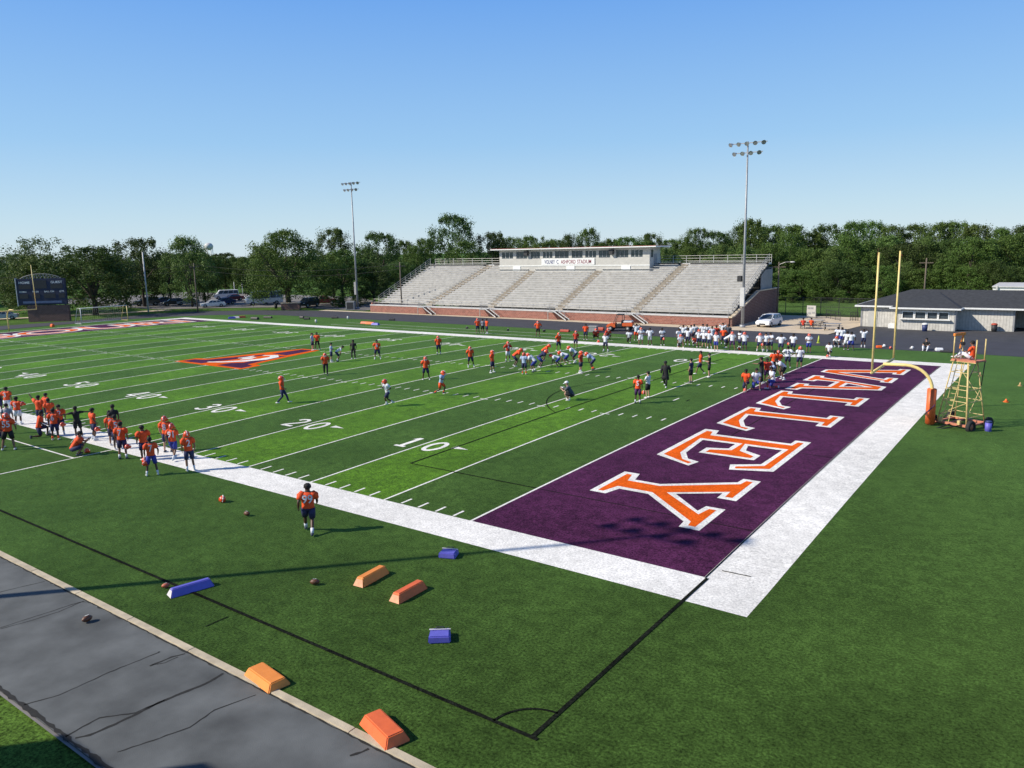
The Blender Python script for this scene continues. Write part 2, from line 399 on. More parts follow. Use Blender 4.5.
for k in range(1,10):
    x=-k*10*YD; n=str((k if k<=5 else 10-k)*10)
    for far in (False,True):
        def T(u,v):
            if not far: return (x+u,6.40+v)
            return (x-u,FW-6.40-v)
        for ch,u0 in ((n[0],-1.45),(n[1],.30)):
            for pl in digit(ch): nums.append([T(u0+a*.95,v) for a,v in pl])
        if n!='50':
            to_right=(k<5); s=1 if to_right != far else -1
            base=1.75 if s>0 else -1.75
            if s>0: nums.append([T(1.80,1.05),T(2.75,1.27),T(1.80,1.50)])
            else: nums.append([T(-1.75,1.05),T(-2.65,1.27),T(-1.75,1.50)])
sheet('yard_numbers',nums,.0085,T_WHITE)

# end zone wording, letters 5.5 m tall, read from behind the end zone
E_out=[(-11.63,1.99),(-17.6,1.99),(-17.6,2.76),(-16.75,2.92),(-16.75,6.76),(-17.5,6.78),(-17.5,7.54),(-11.63,7.54),(-10.98,5.79),(-11.75,5.55),(-12.5,6.71),(-15.3,6.78),(-15.3,5.13),(-14.41,5.34),(-13.87,6.22),(-12.95,6.22),(-12.95,3.55),(-13.97,3.53),(-14.35,4.5),(-15.3,4.48),(-15.3,2.8),(-12.63,3.05),(-11.7,3.55),(-11.45,4.19),(-10.65,4.02)]
E_in=[(-11.86,2.25),(-17.2,2.25),(-17.2,2.56),(-16.4,2.75),(-16.4,6.93),(-17.15,7.0),(-17.15,7.27),(-11.95,7.27),(-11.27,5.96),(-11.55,5.87),(-12.29,6.93),(-15.6,7.0),(-15.6,4.87),(-14.2,5.10),(-13.6,5.98),(-13.22,5.98),(-13.22,3.8),(-13.7,3.8),(-14.12,4.75),(-15.6,4.75),(-15.6,2.54),(-12.5,2.80),(-11.5,3.35),(-11.2,3.93),(-10.95,3.87)]
Y_out=[(-5.3,2.0),(-8.38,2.0),(-8.38,2.74),(-7.54,2.94),(-7.54,4.1),(-9.4,6.75),(-9.99,6.80),(-9.99,7.54),(-7.08,7.54),(-7.08,6.77),(-7.73,6.74),(-6.7,5.19),(-5.31,6.70),(-5.96,6.78),(-5.96,7.54),(-3.44,7.54),(-3.44,6.77),(-4.0,6.71),(-6.12,4.25),(-6.12,2.94),(-5.3,2.74)]
Y_in=[(-5.55,2.26),(-8.1,2.26),(-8.1,2.5),(-7.28,2.72),(-7.28,4.2),(-9.2,6.95),(-9.73,7.01),(-9.73,7.28),(-7.36,7.28),(-7.36,6.99),(-8.05,6.95),(-6.68,4.8),(-4.95,6.88),(-5.70,7.0),(-5.70,7.28),(-3.71,7.28),(-3.71,7.01),(-4.12,6.94),(-6.40,4.3),(-6.40,2.72),(-5.55,2.5)]
Lo=[(0,1.99),(-5.15,1.99),(-5.15,2.76),(-4.3,2.93),(-4.3,6.76),(-5.05,6.76),(-5.05,7.54),(-2.0,7.54),(-2.0,6.76),(-2.87,6.73),(-2.87,2.80),(-1.35,3.03),(-.1,3.58),(.1,4.19),(.98,4.02)]
Li=[(-.25,2.25),(-4.85,2.25),(-4.85,2.55),(-4.02,2.72),(-4.02,6.97),(-4.78,7.0),(-4.78,7.28),(-2.27,7.28),(-2.27,7.0),(-3.15,6.95),(-3.15,2.52),(-1.25,2.80),(.12,3.40),(.32,3.90),(.62,3.85)]
A_out=[(-31.6,1.99),(-34.4,1.99),(-34.4,2.85),(-33.75,2.92),(-34.0,4.15),(-36.2,4.15),(-36.3,2.9),(-35.75,2.8),(-35.75,1.99),(-38.6,1.99),(-38.6,2.8),(-37.85,2.92),(-35.75,7.58),(-34.1,7.58),(-32.35,2.92),(-31.6,2.8)]
A_in=[(-31.85,2.25),(-34.12,2.25),(-34.12,2.6),(-33.42,2.7),(-33.85,4.42),(-36.42,4.42),(-36.6,2.7),(-36.02,2.58),(-36.02,2.25),(-38.3,2.25),(-38.3,2.58),(-37.65,2.7),(-35.58,7.3),(-34.3,7.3),(-32.6,2.7),(-31.85,2.58)]
A_hw=[(-34.15,4.85),(-36.2,4.85),(-35.05,6.9)]; A_hp=[(-34.5,5.1),(-35.75,5.1),(-35.05,6.3)]
V_out=[(-40.6,1.99),(-42.1,1.99),(-44.6,6.75),(-45.3,6.8),(-45.3,7.58),(-42.0,7.58),(-42.0,6.8),(-42.75,6.75),(-41.0,3.6),(-39.3,6.75),(-40.1,6.8),(-40.1,7.58),(-37.6,7.58),(-37.6,6.8),(-38.3,6.75)]
V_in=[(-40.75,2.25),(-41.9,2.25),(-44.42,6.97),(-45.03,7.04),(-45.03,7.3),(-42.28,7.3),(-42.28,7.04),(-43.1,6.97),(-41.05,3.1),(-38.85,6.97),(-39.85,7.04),(-39.85,7.3),(-37.86,7.3),(-37.86,7.04),(-38.42,6.97)]
white=[];orange=[];purp=[]
def put(poly,dst,dy=0): dst.append([(v,-(u+dy)) for u,v in poly])
put(E_out,white);put(E_in,orange);put(Y_out,white);put(Y_in,orange)
for dy in (-19.2,-25.65): put(Lo,white,dy);put(Li,orange,dy)
put(A_out,white);put(A_in,orange);put(A_hw,white);put(V_out,white);put(V_in,orange)
put(A_hp,purp)
sheet('end_zone_lettering_outline',white,.0085,T_WHITE)
sheet('end_zone_lettering',orange,.0125,T_ORANGE)
# the hole of the A: white rim over orange, purple inside
sheet('end_zone_lettering_inset',[[(v,-u) for u,v in A_hw]],.0145,T_WHITE); sheet('end_zone_ground_inset',purp,.0165,T_PURPLE)
# far end zone wording
vs,fs=text_polys('MISSOURI')
def far_word(off,mt,nm,z):
    x0=min(v.x for v in vs);x1=max(v.x for v in vs)
    vs2,fs2=text_polys('MISSOURI',off); out=[]
    for f in fs2:
        P=[]
        for i in f:
            v=vs2[i]; u=(v.x-(x0+x1)/2)/(x1-x0)*44; w=(v.y-.35)/.7*5.6
            P.append((-91.44-4.57-w,24.38+u))
        out.append(P)
    o=sheet(nm,out,z,mt)
    return o
far_word(.0,T_ORANGE,'far_end_zone_lettering',.0165)
far_word(.055,T_WHITE,'far_end_zone_lettering_outline',.0085)
# midfield emblem: a wide V with a white helmet mark in the fork
Vo=[(-51.0,18.3),(-40.7,18.3),(-40.9,20.6),(-42.2,21.0),(-44.8,30.6),(-47.5,30.6),(-49.6,21.0),(-51.0,20.6)]
def pin(P,dst): dst.append(P)
sheet('midfield_emblem',[Vo],.0085,T_ORANGE)
sheet('midfield_emblem_fill',[[(-50.5,18.8),(-47.3,18.8),(-47.3,20.2),(-46.9,21.2),(-46.55,25.2),(-47.2,25.6),(-49.1,20.4),(-50.5,20.0)],[(-44.9,18.8),(-41.2,18.8),(-41.4,20.1),(-42.7,20.5),(-44.2,26.0),(-45.3,25.0),(-44.0,21.0),(-44.9,20.2)],[(-46.9,26.3),(-44.6,26.3),(-45.3,30.1),(-47.0,30.1)]],.0125,T_PURPLE)
sheet('midfield_emblem_mark',ribbon([(-47.6,19.6),(-46.3,20.3),(-45.0,21.6),(-44.3,23.3),(-44.6,24.8),(-45.6,25.6),(-46.6,25.0)],[.35,.7,1.0,1.2,1.0,.8,.4])+ribbon([(-47.2,22.6),(-46.9,23.6),(-47.2,24.4)],[.3,.6,.3])+[ [(-46.1,22.0),(-45.5,22.9),(-46.2,24.0),(-46.7,22.8)]],.0165,T_WHITE)

# ------------------------------------------------------------------ grandstand
gs=empty('grandstand',(-48,73,0),0,'long aluminium bleacher grandstand on a red brick base across the field','grandstand')
def loc(mb,org):
    mb.v=[(x-org[0],y-org[1],z-org[2]) for x,y,z in mb.v]; return mb
GO=(-48,73,0)
X0,X1=-79.6,-17.2
aisles=[(-68.0,-65.5),(-55.2,-55.2),(-42.8,-42.6),(-30.6,-29.3)]
NR=20; RUN=.685; RISE=.305; ZB=1.50; YB=73.0
PB=(-61.8,-34.0)
def gpart(mb,name,m,parent=None,bevel=0): return loc(mb,GO).build(name,m,parent or gs,bevel)
mb=MB(); mb.box((X0-.9,71.75,-.03),(X1+.15,72.0,1.12)); gpart(mb,'front_wall',M_BRICK)
mb=MB(); mb.box((X0-.9,71.70,1.12),(X1+.15,73.05,1.27)); gpart(mb,'front_walkway',M_ALU)
mb=MB(); mb.box((X0-.9,72.0,-.03),(X0-.6,76,1.6)); gpart(mb,'end_wall',M_BRICK)
# brick flank at the right end with its sloping pale coping
mb=MB(); mb.prism([(71.9,-.03),(90,-.03),(90,3.85),(81.7,3.85),(72.6,1.15),(71.9,1.12)],'x',X1+.17,X1+.5); gpart(mb,'flank_wall',M_BRICKD)
mb=MB(); mb.prism([(71.7,1.12),(72.6,1.17),(81.7,3.87),(90.1,3.87),(90.1,4.0),(81.68,4.0),(72.55,1.32),(71.7,1.28)],'x',X1+.10,X1+.57); gpart(mb,'coping',M_CONC)
mb=MB(); mb.box((X1-.1,83.8,3.0),(X1+.02,88.5,6.6)); mb.box((X0,88.4,-.03),(X1,88.55,6.9)); gpart(mb,'back_screen',M_GREY)
def aisle_x(i,k):
    a,b=aisles[i]; return a+(b-a)*k/(NR-1)
for k in range(NR):
    z=ZB+RISE*k; y=YB+RUN*k
    inpb=y>84.0
    segs=[]; xs_=[X0]+[v for i in range(4) for v in (aisle_x(i,k)-.62,aisle_x(i,k)+.62)]+[X1]
    for i in range(0,len(xs_),2):
        a,b=xs_[i],xs_[i+1]
        if inpb:
            if a>=PB[0]-.1 and b<=PB[1]+.1: continue
            if a<PB[0]<b: b=PB[0]-.05
            if a<PB[1]<b: a=PB[1]+.05
            if b-a<.2 or (a>=PB[0]-.1 and b<=PB[1]+.1): continue
        segs.append((a,b))
    for a,b in segs:
        mb=MB(); mb.box((a,y+.02,z+.40),(b,y+.30,z+.445)); gpart(mb,'bench',M_ALU)
        mb=MB(); mb.prism([(y+.06,z-.02),(y+RUN+.02,z-.02),(y+RUN+.035,z+.03),(y+RUN+.035,z+RISE-.02),(y+RUN,z+RISE-.02),(y+RUN,z+.03),(y+.06,z+.03)],'x',a,b); gpart(mb,'footboard',M_TREAD)
    for i in range(4):
        ax=aisle_x(i,k)
        if inpb and PB[0]-.7<ax<PB[1]+.7: continue
        mb=MB(); mb.prism([(y-.0,z-.30),(y+RUN,z-.30),(y+RUN,z+.04),(y+.34,z+.04),(y+.34,z+.17),(y,z+.17)],'x',ax-.6,ax+.6); gpart(mb,'aisle_step',M_AISLE)
ZT=ZB+RISE*NR; YT=YB+RUN*NR
for a,b in ((X0,PB[0]),(PB[1],X1)):
    mb=MB(); mb.box((a,YT,ZT-.30),(b,YT+1.3,ZT-.06)); gpart(mb,'top_walkway',M_ALU)
    mb=MB(); n=int((b-a)/2.0)
    for i in range(n+1):
        x=a+(b-a)*i/n; mb.box((x-.035,YT+1.2,ZT-.06),(x+.035,YT+1.27,ZT+1.05))
    for zz in (.25,.62,1.0): mb.tube((a,YT+1.235,ZT+zz),(b,YT+1.235,ZT+zz),.03,n=6)
    gpart(mb,'back_rail',M_STEEL)
# front rail
mb=MB(); n=32
for i in range(n+1):
    x=X0+(X1-X0)*i/n
    if any(abs(x-(a[0]-.6))<1.1 for a in aisles): continue
    mb.tube((x,71.85,1.27),(x,71.85,2.22),.025,n=6)
for zz in (1.7,2.22):
    x=X0
    for a in aisles: mb.tube((x,71.85,zz),(a[0]-1.4,71.85,zz),.024,n=6); x=a[0]+.1
    mb.tube((x,71.85,zz),(X1,71.85,zz),.024,n=6)
gpart(mb,'front_rail',M_STEEL)
for xx,sgn in ((X0-.08,-1),(X1+.08,1)):
    mb=MB()
    for i in range(0,NR+1,2):
        y=YB+RUN*i; z=ZB+RISE*i; mb.box((xx-.025,y-.025,z-.1),(xx+.025,y+.025,z+1.15))
    for zz in (.45,.8,1.15): mb.tube((xx,YB,ZB+zz),(xx,YT,ZT+zz),.028,n=6)
    gpart(mb,'end_rail',M_STEEL)
    mb=MB(); 
    for i in range(NR):
        y=YB+RUN*i; z=ZB+RISE*i; mb.prism([(y,z-.45),(y+RUN,z-.45+RISE),(y+RUN,z+.02),(y,z+.02)],'x',xx-.05*sgn-.04,xx-.05*sgn+.0)
        mb.box((xx-.06,y+.02,z+.38),(xx-.0,y+.30,z+.46))
    gpart(mb,'end_stringer',M_DARK)
for i in range(8):
    for j,yy in enumerate((79,86.3)):
        x=X0+1+(X1-X0-2)*i/7; mb=MB(); mb.box((x-.08,yy-.08,-.03),(x+.08,yy+.08,ZB+(yy-YB)/RUN*RISE-.45)); gpart(mb,'support_column',M_DARK)
for a in aisles:
    x=a[0]-.1+.6
    mb=MB(); st=7
    for j in range(st):
        mb.box((x+j*.27,70.75,1.2-(j+1)*.155),(x+j*.27+.3,71.62,1.2-(j+1)*.155+.04))
    s=gpart(mb,'stair',M_DARK)
    for yy in (70.68,71.64):
        mb=MB(); mb.prism([(x-.15,1.28),(x+.0,1.28),(x+2.1,.0),(x+2.1,.17),(x+.06,1.40),(x-.15,1.40)],'y',yy-.03,yy+.03)
        st_=loc(mb,GO).build('stringer',M_ALU,s)
    mb=MB()
    for yy in (70.68,): 
        mb.path([(x-.6,yy,1.27),(x-.6,yy,2.2),(x,yy,2.2),(x+1.9,yy,1.05),(x+1.9,yy,.1)],.028,6); mb.tube((x+.9,yy,.7),(x+.9,yy,1.65),.025,n=6)
    mb.box((x-1.0,70.66,1.12),(x+.05,71.74,1.24)); mb.box((x-.98,70.7,-.03),(x-.9,70.78,1.14))
    loc(mb,GO).build('handrail',M_STEEL,s)

# ------------------------------------------------------------------ press box
PO=(-48,84.2,6.2)
pb=empty('press_box',PO,0,'long cream press box with a row of windows atop the grandstand','press box')
def ppart(mb,name,m,parent=None,bevel=0): return loc(mb,PO).build(name,m,parent or pb,bevel)
Y0=84.2
wins=[(-61.3,-58.95),(-58.3,-56.1),(-55.35,-53.55),(-53.0,-51.1),(-50.65,-48.05),(-47.5,-45.5),(-45.05,-43.05),(-42.6,-40.6),(-39.6,-37.5),(-37.1,-35.1)]
mb=MB(); ZW0,ZW1=8.50,9.68
mb.box((PB[0],Y0,6.3),(PB[1],Y0+.15,ZW0)); mb.box((PB[0],Y0,ZW1),(PB[1],Y0+.15,9.95))
x=PB[0]
for a,b2 in wins: mb.box((x,Y0,ZW0),(a,Y0+.15,ZW1)); x=b2
mb.box((x,Y0,ZW0),(PB[1],Y0+.15,ZW1))
mb.box((PB[0],Y0+.15,6.3),(PB[0]+.15,Y0+3.6,9.95)); mb.box((PB[1]-.15,Y0+.15,6.3),(PB[1],Y0+3.6,9.95)); mb.box((PB[0]+.15,Y0+3.45,6.3),(PB[1]-.15,Y0+3.6,9.95))
ppart(mb,'wall',M_CREAM)
mb=MB(); mb.box((PB[0]-.15,Y0-.06,7.28),(PB[1]+.05,Y0-.003,7.42)); ppart(mb,'trim_band',M_WHITE)
mb=MB(); mb.box((PB[0]-1.1,Y0-1.1,9.97),(PB[1]+1.5,Y0+4.2,10.17)); ppart(mb,'roof',M_WHITE,bevel=.02)
mb=MB(); mb.box((PB[0]-1.13,Y0-1.13,10.17),(PB[1]+1.53,Y0+4.23,10.21)); ppart(mb,'roof_edge',M_RED)
mb=MB(); mb.box((PB[0]+.2,Y0+1.5,6.4),(PB[1]-.2,Y0+1.6,9.9)); ppart(mb,'inner_wall',M_GREY)
for i,(a,b2) in enumerate(wins):
    mb=MB(); mb.box((a+.05,Y0+.06,ZW0+.05),(b2-.05,Y0+.08,ZW1-.05)); w=ppart(mb,'window',M_GLASS)
    mb=MB(); n=3
    for j in range(n+1):
        x=a+(b2-a)*j/n; mb.box((x-.035,Y0+.02,ZW0),(x+.035,Y0+.055,ZW1))
    mb.box((a,Y0+.02,ZW0),(b2,Y0+.055,ZW0+.06)); mb.box((a,Y0+.02,ZW1-.06),(b2,Y0+.055,ZW1))
    loc(mb,PO).build('frame',M_GREY if i%3 else M_ALU,w)
mb=MB(); mb.box((-53.2,Y0-.12,7.47),(-43.3,Y0-.063,8.49)); sb=ppart(mb,'sign_board',M_WHITE)
M_SIGN=mat('sign maroon',(.20,.02,.05),.6,.05,3); M_SIGNN=mat('sign navy',(.03,.04,.16),.6,.05,3)
for s,cx,w,mt in (('VOLNEY',-51.6,2.05,M_SIGNN),('C.',-50.05,.5,M_SIGNN),('ASHFORD',-48.1,2.75,M_SIGN),('STADIUM',-45.15,2.55,M_SIGN)):
    lettering('lettering',s,.60,(cx-PO[0],Y0-.12-PO[1],7.67-PO[2]),(1,0,0),(0,0,1),mt,sb,width=w)
for x in (-58.2,-47.7,-37.9):
    mb=MB(); mb.box((x-.75,Y0-.10,6.62),(x+.75,Y0-.01,7.27)); ppart(mb,'white_panel',M_WHITE)
for x in (-56.0,-40.2):
    mb=MB(); mb.prism([(x-.3,9.0),(x+.3,9.0),(x+.38,9.75),(x-.38,9.75)],'y',Y0-.6,Y0-.15); mb.tube((x,Y0-.15,9.6),(x,Y0+.0,9.8),.05); ppart(mb,'loudspeaker',M_DARK,bevel=.02)
mb=MB(); mb.box((PB[1]+.003,Y0+1.4,6.9),(PB[1]+.05,Y0+2.4,9.0)); d=ppart(mb,'door',M_GREY)
mb=MB(); mb.box((PB[1]-.02,Y0+.5,8.5),(PB[1]+.03,Y0+1.1,9.6)); ppart(mb,'side_window',M_GLASS)

# ------------------------------------------------------------------ floodlight poles
M_LENS=mat('lamp reflector',(.55,.57,.60),.18,.3,3,metal=.6)
M_SIL=mat('lamp silver',(.62,.63,.65),.35,.15,3,metal=.3)
def floodlight(x,y,h,label,rows=(5,4),rot=0,junction=True):
    t=empty('floodlight_pole',(x,y,0),rot,label,'light pole','floodlight poles beside the field')
    mb=MB(); mb.path([(0,0,-.05),(0,0,h*.5),(0,0,h+.4)],[.20,.14,.09],12); mb.tube((0,0,-.05),(0,0,.35),.36,.33,12); mb.build('pole',M_POLE,t)
    mb=MB()
    mb.box((-2.3,-.05,h+.18),(2.3,.05,h+.28)); mb.box((-1.8,-.05,h-.92),(1.8,.05,h-.82)); mb.build('crossarm',M_POLE,t)
    for ri,nn in enumerate(rows):
        for i in range(nn):
            lx=(i-(nn-1)/2)*.92; lz=h+(.3 if ri==0 else -.8)
            a=R((-25,-12,0,12,25)[i] if nn==5 else (-20,-7,7,20)[i]); q=Matrix.Rotation(a,3,'Z')@Matrix.Rotation(R(28),3,'X')
            mb=MB(); prof=[(0,.0),(.08,.02),(.13,.10),(.23,.25),(.27,.38)]
            n=14; vs=[];fs=[]
            for r_,d_ in prof:
                for k in range(n):
                    aa=2*PI*k/n; vs.append(Vector((lx,0,lz))+q@Vector((r_*math.cos(aa),-d_-.05,r_*math.sin(aa))))
            for j in range(len(prof)-1):
                for k in range(n): fs.append((j*n+k,j*n+(k+1)%n,(j+1)*n+(k+1)%n,(j+1)*n+k))
            mb.add(vs,fs,0,True)
            mb.tube((lx,0,lz-.1),(lx,0,lz+.05),.05)
            L_=mb.build('lamp_housing',M_SIL,t)
            mb=MB(); vs=[Vector((lx,0,lz))+q@Vector((.25*math.cos(2*PI*k/n),-.36-.05,.25*math.sin(2*PI*k/n))) for k in range(n)]
            mb.add(vs,[tuple(range(n))]); mb.build('lens',M_LENS,L_)
    if junction:
        mb=MB(); mb.box((-.28,-.42,2.6),(.28,-.18,4.9)); mb.build('junction_box',M_GREY if x<-50 else M_ALU,t,bevel=.03)
    return t
FLR=floodlight(-15.3,71.7,21.6,'tall steel floodlight pole rising in front of the right end of the bleachers')
floodlight(-87.9,75.7,22.0,'tall steel floodlight pole left of the grandstand, before dark trees')
floodlight(-14.0,-19.4,22.3,'near side floodlight pole standing off the left of the path, throwing a long thin shadow',rot=PI,junction=False)
mb=MB(); mb.box((-.75,-.25,5.6),(-.22,.2,6.3)); mb.build('speaker_box',M_DARK,FLR,bevel=.03)
# ------------------------------------------------------------------ near press tower (behind the camera, throws the shadows at lower left)
nt=empty('press_tower',(-8,-24.4,0),0,'near side press tower on posts behind the path','tower')
mb=MB(); mb.box((.4,-5,6.4),(3.7,0.3,9.0)); mb.build('cabin',M_CREAM,nt); mb=MB(); mb.box((.36,-5.1,9.0),(3.72,.33,9.15)); mb.build('roof',M_WHITE,nt)
mb=MB(); mb.box((3.75,-2.3,6.4),(6.0,1.55,9.1)); mb.build('camera_deck',M_GREY,nt)
for a in (.6,3.5):
    for b2 in (-4.8,.1): mb=MB(); mb.box((a-.12,b2-.12,-.05),(a+.12,b2+.12,6.4)); mb.build('post',M_STEEL,nt)
mb=MB(); mb.box((5.7,1.2,-.05),(5.9,1.4,6.4)); mb.build('post',M_STEEL,nt)
mb=MB(); 
mb.box((.9,.31,7.3),(3.2,.34,8.4))
mb.build('window',M_GLASS,nt)

# ------------------------------------------------------------------ concession building
BO=(2,79,0)
bd=empty('concession_building',BO,0,'low grey sided building with a dark hipped roof and four serving windows','building')
def bpart(mb,name,m,parent=None,bevel=0): return loc(mb,BO).build(name,m,parent or bd,bevel)
HW=2.45
# front line: left wing (-3.3..1.0,y79->78), main front (1.0..6.8,y77), recess (6.8..12.2,y79), open bay to the right
mb=MB()
mb.box((-3.3,78.9,-.03),(.9,79.1,HW)); mb.box((-3.3,79.1,-.03),(-3.1,89,HW)); mb.box((.75,77.0,-.03),(.95,78.9,HW))
wx=[(1.55,2.68),(2.86,3.92),(4.1,5.1),(5.25,6.2)]; z0,z1=1.34,2.06
mb.box((.95,76.9,-.03),(6.9,77.05,z0)); mb.box((.95,76.9,z1),(6.9,77.05,HW)); x=.95
for a,b2 in wx: mb.box((x,76.9,z0),(a,77.05,z1)); x=b2
mb.box((x,76.9,z0),(6.9,77.05,z1)); 
mb.box((6.7,77.05,-.03),(6.9,79.2,HW)); mb.box((6.9,79.0,-.03),(12.3,79.2,HW)); mb.box((12.1,79.2,-.03),(12.3,84,HW)); mb.box((12.3,84,-.03),(40,84.2,HW)); mb.box((18,79,-.03),(40,79.2,HW)); mb.box((18,79.2,-.03),(18.2,84,HW))
mb.box((-3.1,88.8,-.03),(40,89,HW))
bpart(mb,'wall',M_SIDING)
for x in (-3.33,.84,6.78,12.18): 
    yy=78.86 if x in(-3.33,) else (76.86 if x<7 else 78.96)
    mb=MB(); mb.box((x,yy,-.03),(x+.16,yy+.10,HW-.02)); bpart(mb,'corner_board',M_GREY)
# roofs: two hipped volumes
def hip(mb,x0,y0,x1,y1,ze,zr,ins,ridge_y):
    rx0,rx1=x0+ins,x1-ins
    vs=[(x0,y0,ze),(x1,y0,ze),(x1,y1,ze),(x0,y1,ze),(rx0,ridge_y,zr),(rx1,ridge_y,zr)]
    mb.add(vs,[(0,1,5,4),(1,2,5),(2,3,4,5),(3,0,4),(0,3,2,1)])
mb=MB(); hip(mb,-3.9,78.4,60,89.8,HW+.10,4.25,5.2,84.0)
hip(mb,.3,76.35,7.4,84,HW+.12,4.1,3.2,83.0)
mb.box((-.5,82,HW+.1),(6,85,3.0)) if False else None
bpart(mb,'roof',M_ROOF)
mb=MB()
mb.box((-3.95,78.33,HW-.06),(.25,78.42,HW+.12)); mb.box((.25,76.28,HW-.06),(7.45,76.37,HW+.12)); mb.box((7.45,78.33,HW-.06),(60,78.42,HW+.12)); mb.box((-3.97,78.42,HW-.06),(-3.88,89.8,HW+.12)); mb.box((.22,76.37,HW-.06),(.31,78.33,HW+.12)); mb.box((7.38,76.37,HW-.06),(7.47,78.33,HW+.12))
bpart(mb,'gutter',M_WHITE)
mb=MB(); mb.box((-3.88,78.42,HW-.02),(60,79.2,HW+.08)); mb.box((.31,76.37,HW-.02),(7.38,78.42,HW+.07)); bpart(mb,'soffit',M_CREAM)
for a,b2 in wx:
    mb=MB(); mb.box((a,77.0,z0),(b2,77.02,z1)); w=bpart(mb,'window',M_GLASS)
    mb=MB(); mb.box((a-.06,76.86,z0-.05),(a+.02,76.95,z1+.06)); mb.box((b2-.02,76.86,z0-.05),(b2+.06,76.95,z1+.06)); mb.box((a+.02,76.86,z1-.02),(b2-.02,76.95,z1+.06)); loc(mb,BO).build('frame',M_WHITE,w)
mb=MB(); mb.box((1.3,76.5,z0-.14),(6.45,76.88,z0-.06)); bpart(mb,'counter',M_WHITE)
mb=MB(); mb.box((-2.5,78.84,-.02),(-1.5,78.895,2.05)); dr=bpart(mb,'door',M_CREAM); mb=MB(); mb.ell((-1.62,78.80,1.0),.05); loc(mb,BO).build('handle',M_STEEL,dr)
mb=MB(); mb.box((.15,77.5,0),(.85,78.4,.55)); tag(loc(mb,(.5,78,0)).build('white_crate',M_WHITE,bevel=.03),'white box standing against the siding left of the serving windows','box').location=(.35,78,0)
# window counter cooler, bins
def drum(x,y,label,m1,m2,cat='bin'):
    t=empty('rubbish_bin',(x,y,0),0,label,cat)
    mb=MB(); mb.tube((0,0,0),(0,0,.75),.26,.30,14); mb.build('barrel',m1,t)
    mb=MB(); mb.tube((0,0,.75),(0,0,.85),.33,.30,14); mb.ell((0,0,.85),(.30,.30,.10),0); mb.build('lid',m2,t)
M_NAVY=mat('navy plastic',(.03,.045,.14),.5,.1,4)
q=G(925,331); drum(q.x,q.y-.3,'blue and white drum bin below the serving windows',M_NAVY,M_WHITE)
q=G(994,331.5); drum(q.x,q.y-.2,'dark bin with red top against the recessed grey wall',M_DARK,M_RED)
# white outbuilding roof behind at right
wb=empty('white_shed',(7.7,110,0),0,'white flat topped building rising behind the right of the dark roof','building')
mb=MB(); mb.box((0,0,-.05),(30,12,3.25)); mb.build('wall',M_WHITE,wb); mb=MB(); mb.box((-.1,-.2,3.25),(30.2,12.2,3.4)); 
for i in range(8): mb.box((.4+i*4,-.3,2.9),(.6+i*4,-.21,3.55))
mb.build('roof',M_ALU,wb)
lb=empty('metal_roofed_hall',(-190,42,0),R(10),'dark hall with a pale metal roof at the far left edge','building')
mb=MB(); mb.box((-12,-8,-.05),(12,8,5.2)); mb.build('wall',M_GREY,lb); mb=MB(); mb.prism([(-8.6,5.2),(8.6,5.2),(0,7.0)],'x',-12.5,12.5); mb.build('roof',M_ALU,lb); mb=MB(); mb.box((12.003,-2,0),(12.05,2,3)); mb.build('door',M_DARK,lb)
for i,(px,w,lab,mt) in enumerate([(777,7,'pale roofed house glimpsed left of the utility pole beyond the practice field',M_CREAM),(818,6,'red brick house half hidden by trees beyond the practice field',M_BRICK),(856,8,'dark red house deep under the trees right of the brick house',M_BRICKD)]):
    q=G(px,295); h=empty('house',(q.x,q.y,0),R(-15),lab,'house')
    mb=MB(); mb.box((-w/2,-3,-.05),(w/2,3,2.6)); mb.build('wall',mt,h)
    mb=MB(); mb.prism([(-3.6,2.6),(3.6,2.6),(0,4.4)],'x',-w/2-.4,w/2+.4); mb.build('roof',M_CONC if i==0 else M_ROOF,h)
    for wx_ in (-w/4,w/4):
        mb=MB(); mb.box((wx_-.5,-3.04,1),(wx_+.5,-3.003,2)); mb.build('window',M_GLASS,h)

# ------------------------------------------------------------------ fences, rails, plaza furniture
fo=(-10,91.5,0)
fn=empty('chain_link_fence',fo,0,'tall black chain link fence along the practice field behind the plaza','fence')
m=bpy.data.materials.new('chain link'); m.use_nodes=True; n=m.node_tree.nodes; l=m.node_tree.links
b_=n['Principled BSDF']; b_.inputs['Base Color'].default_value=(.015,.018,.015,1); b_.inputs['Roughness'].default_value=.5
tc=n.new('ShaderNodeTexCoord'); sp=n.new('ShaderNodeSeparateXYZ'); l.new(tc.outputs['Object'],sp.inputs[0])
def mm(op,a,b2):
    x=n.new('ShaderNodeMath'); x.operation=op
    for i,v in enumerate((a,b2)):
        if isinstance(v,(int,float)): x.inputs[i].default_value=v
        else: l.new(v,x.inputs[i])
    return x.outputs[0]
lines=[]
for op in ('ADD','SUBTRACT'):
    fr=mm('FRACT',mm('MULTIPLY',mm(op,sp.outputs[0],sp.outputs[2]),9.),0); lines.append(mm('LESS_THAN',fr,.12))
l.new(mm('MAXIMUM',lines[0],lines[1]),b_.inputs['Alpha']); M_LINK=m
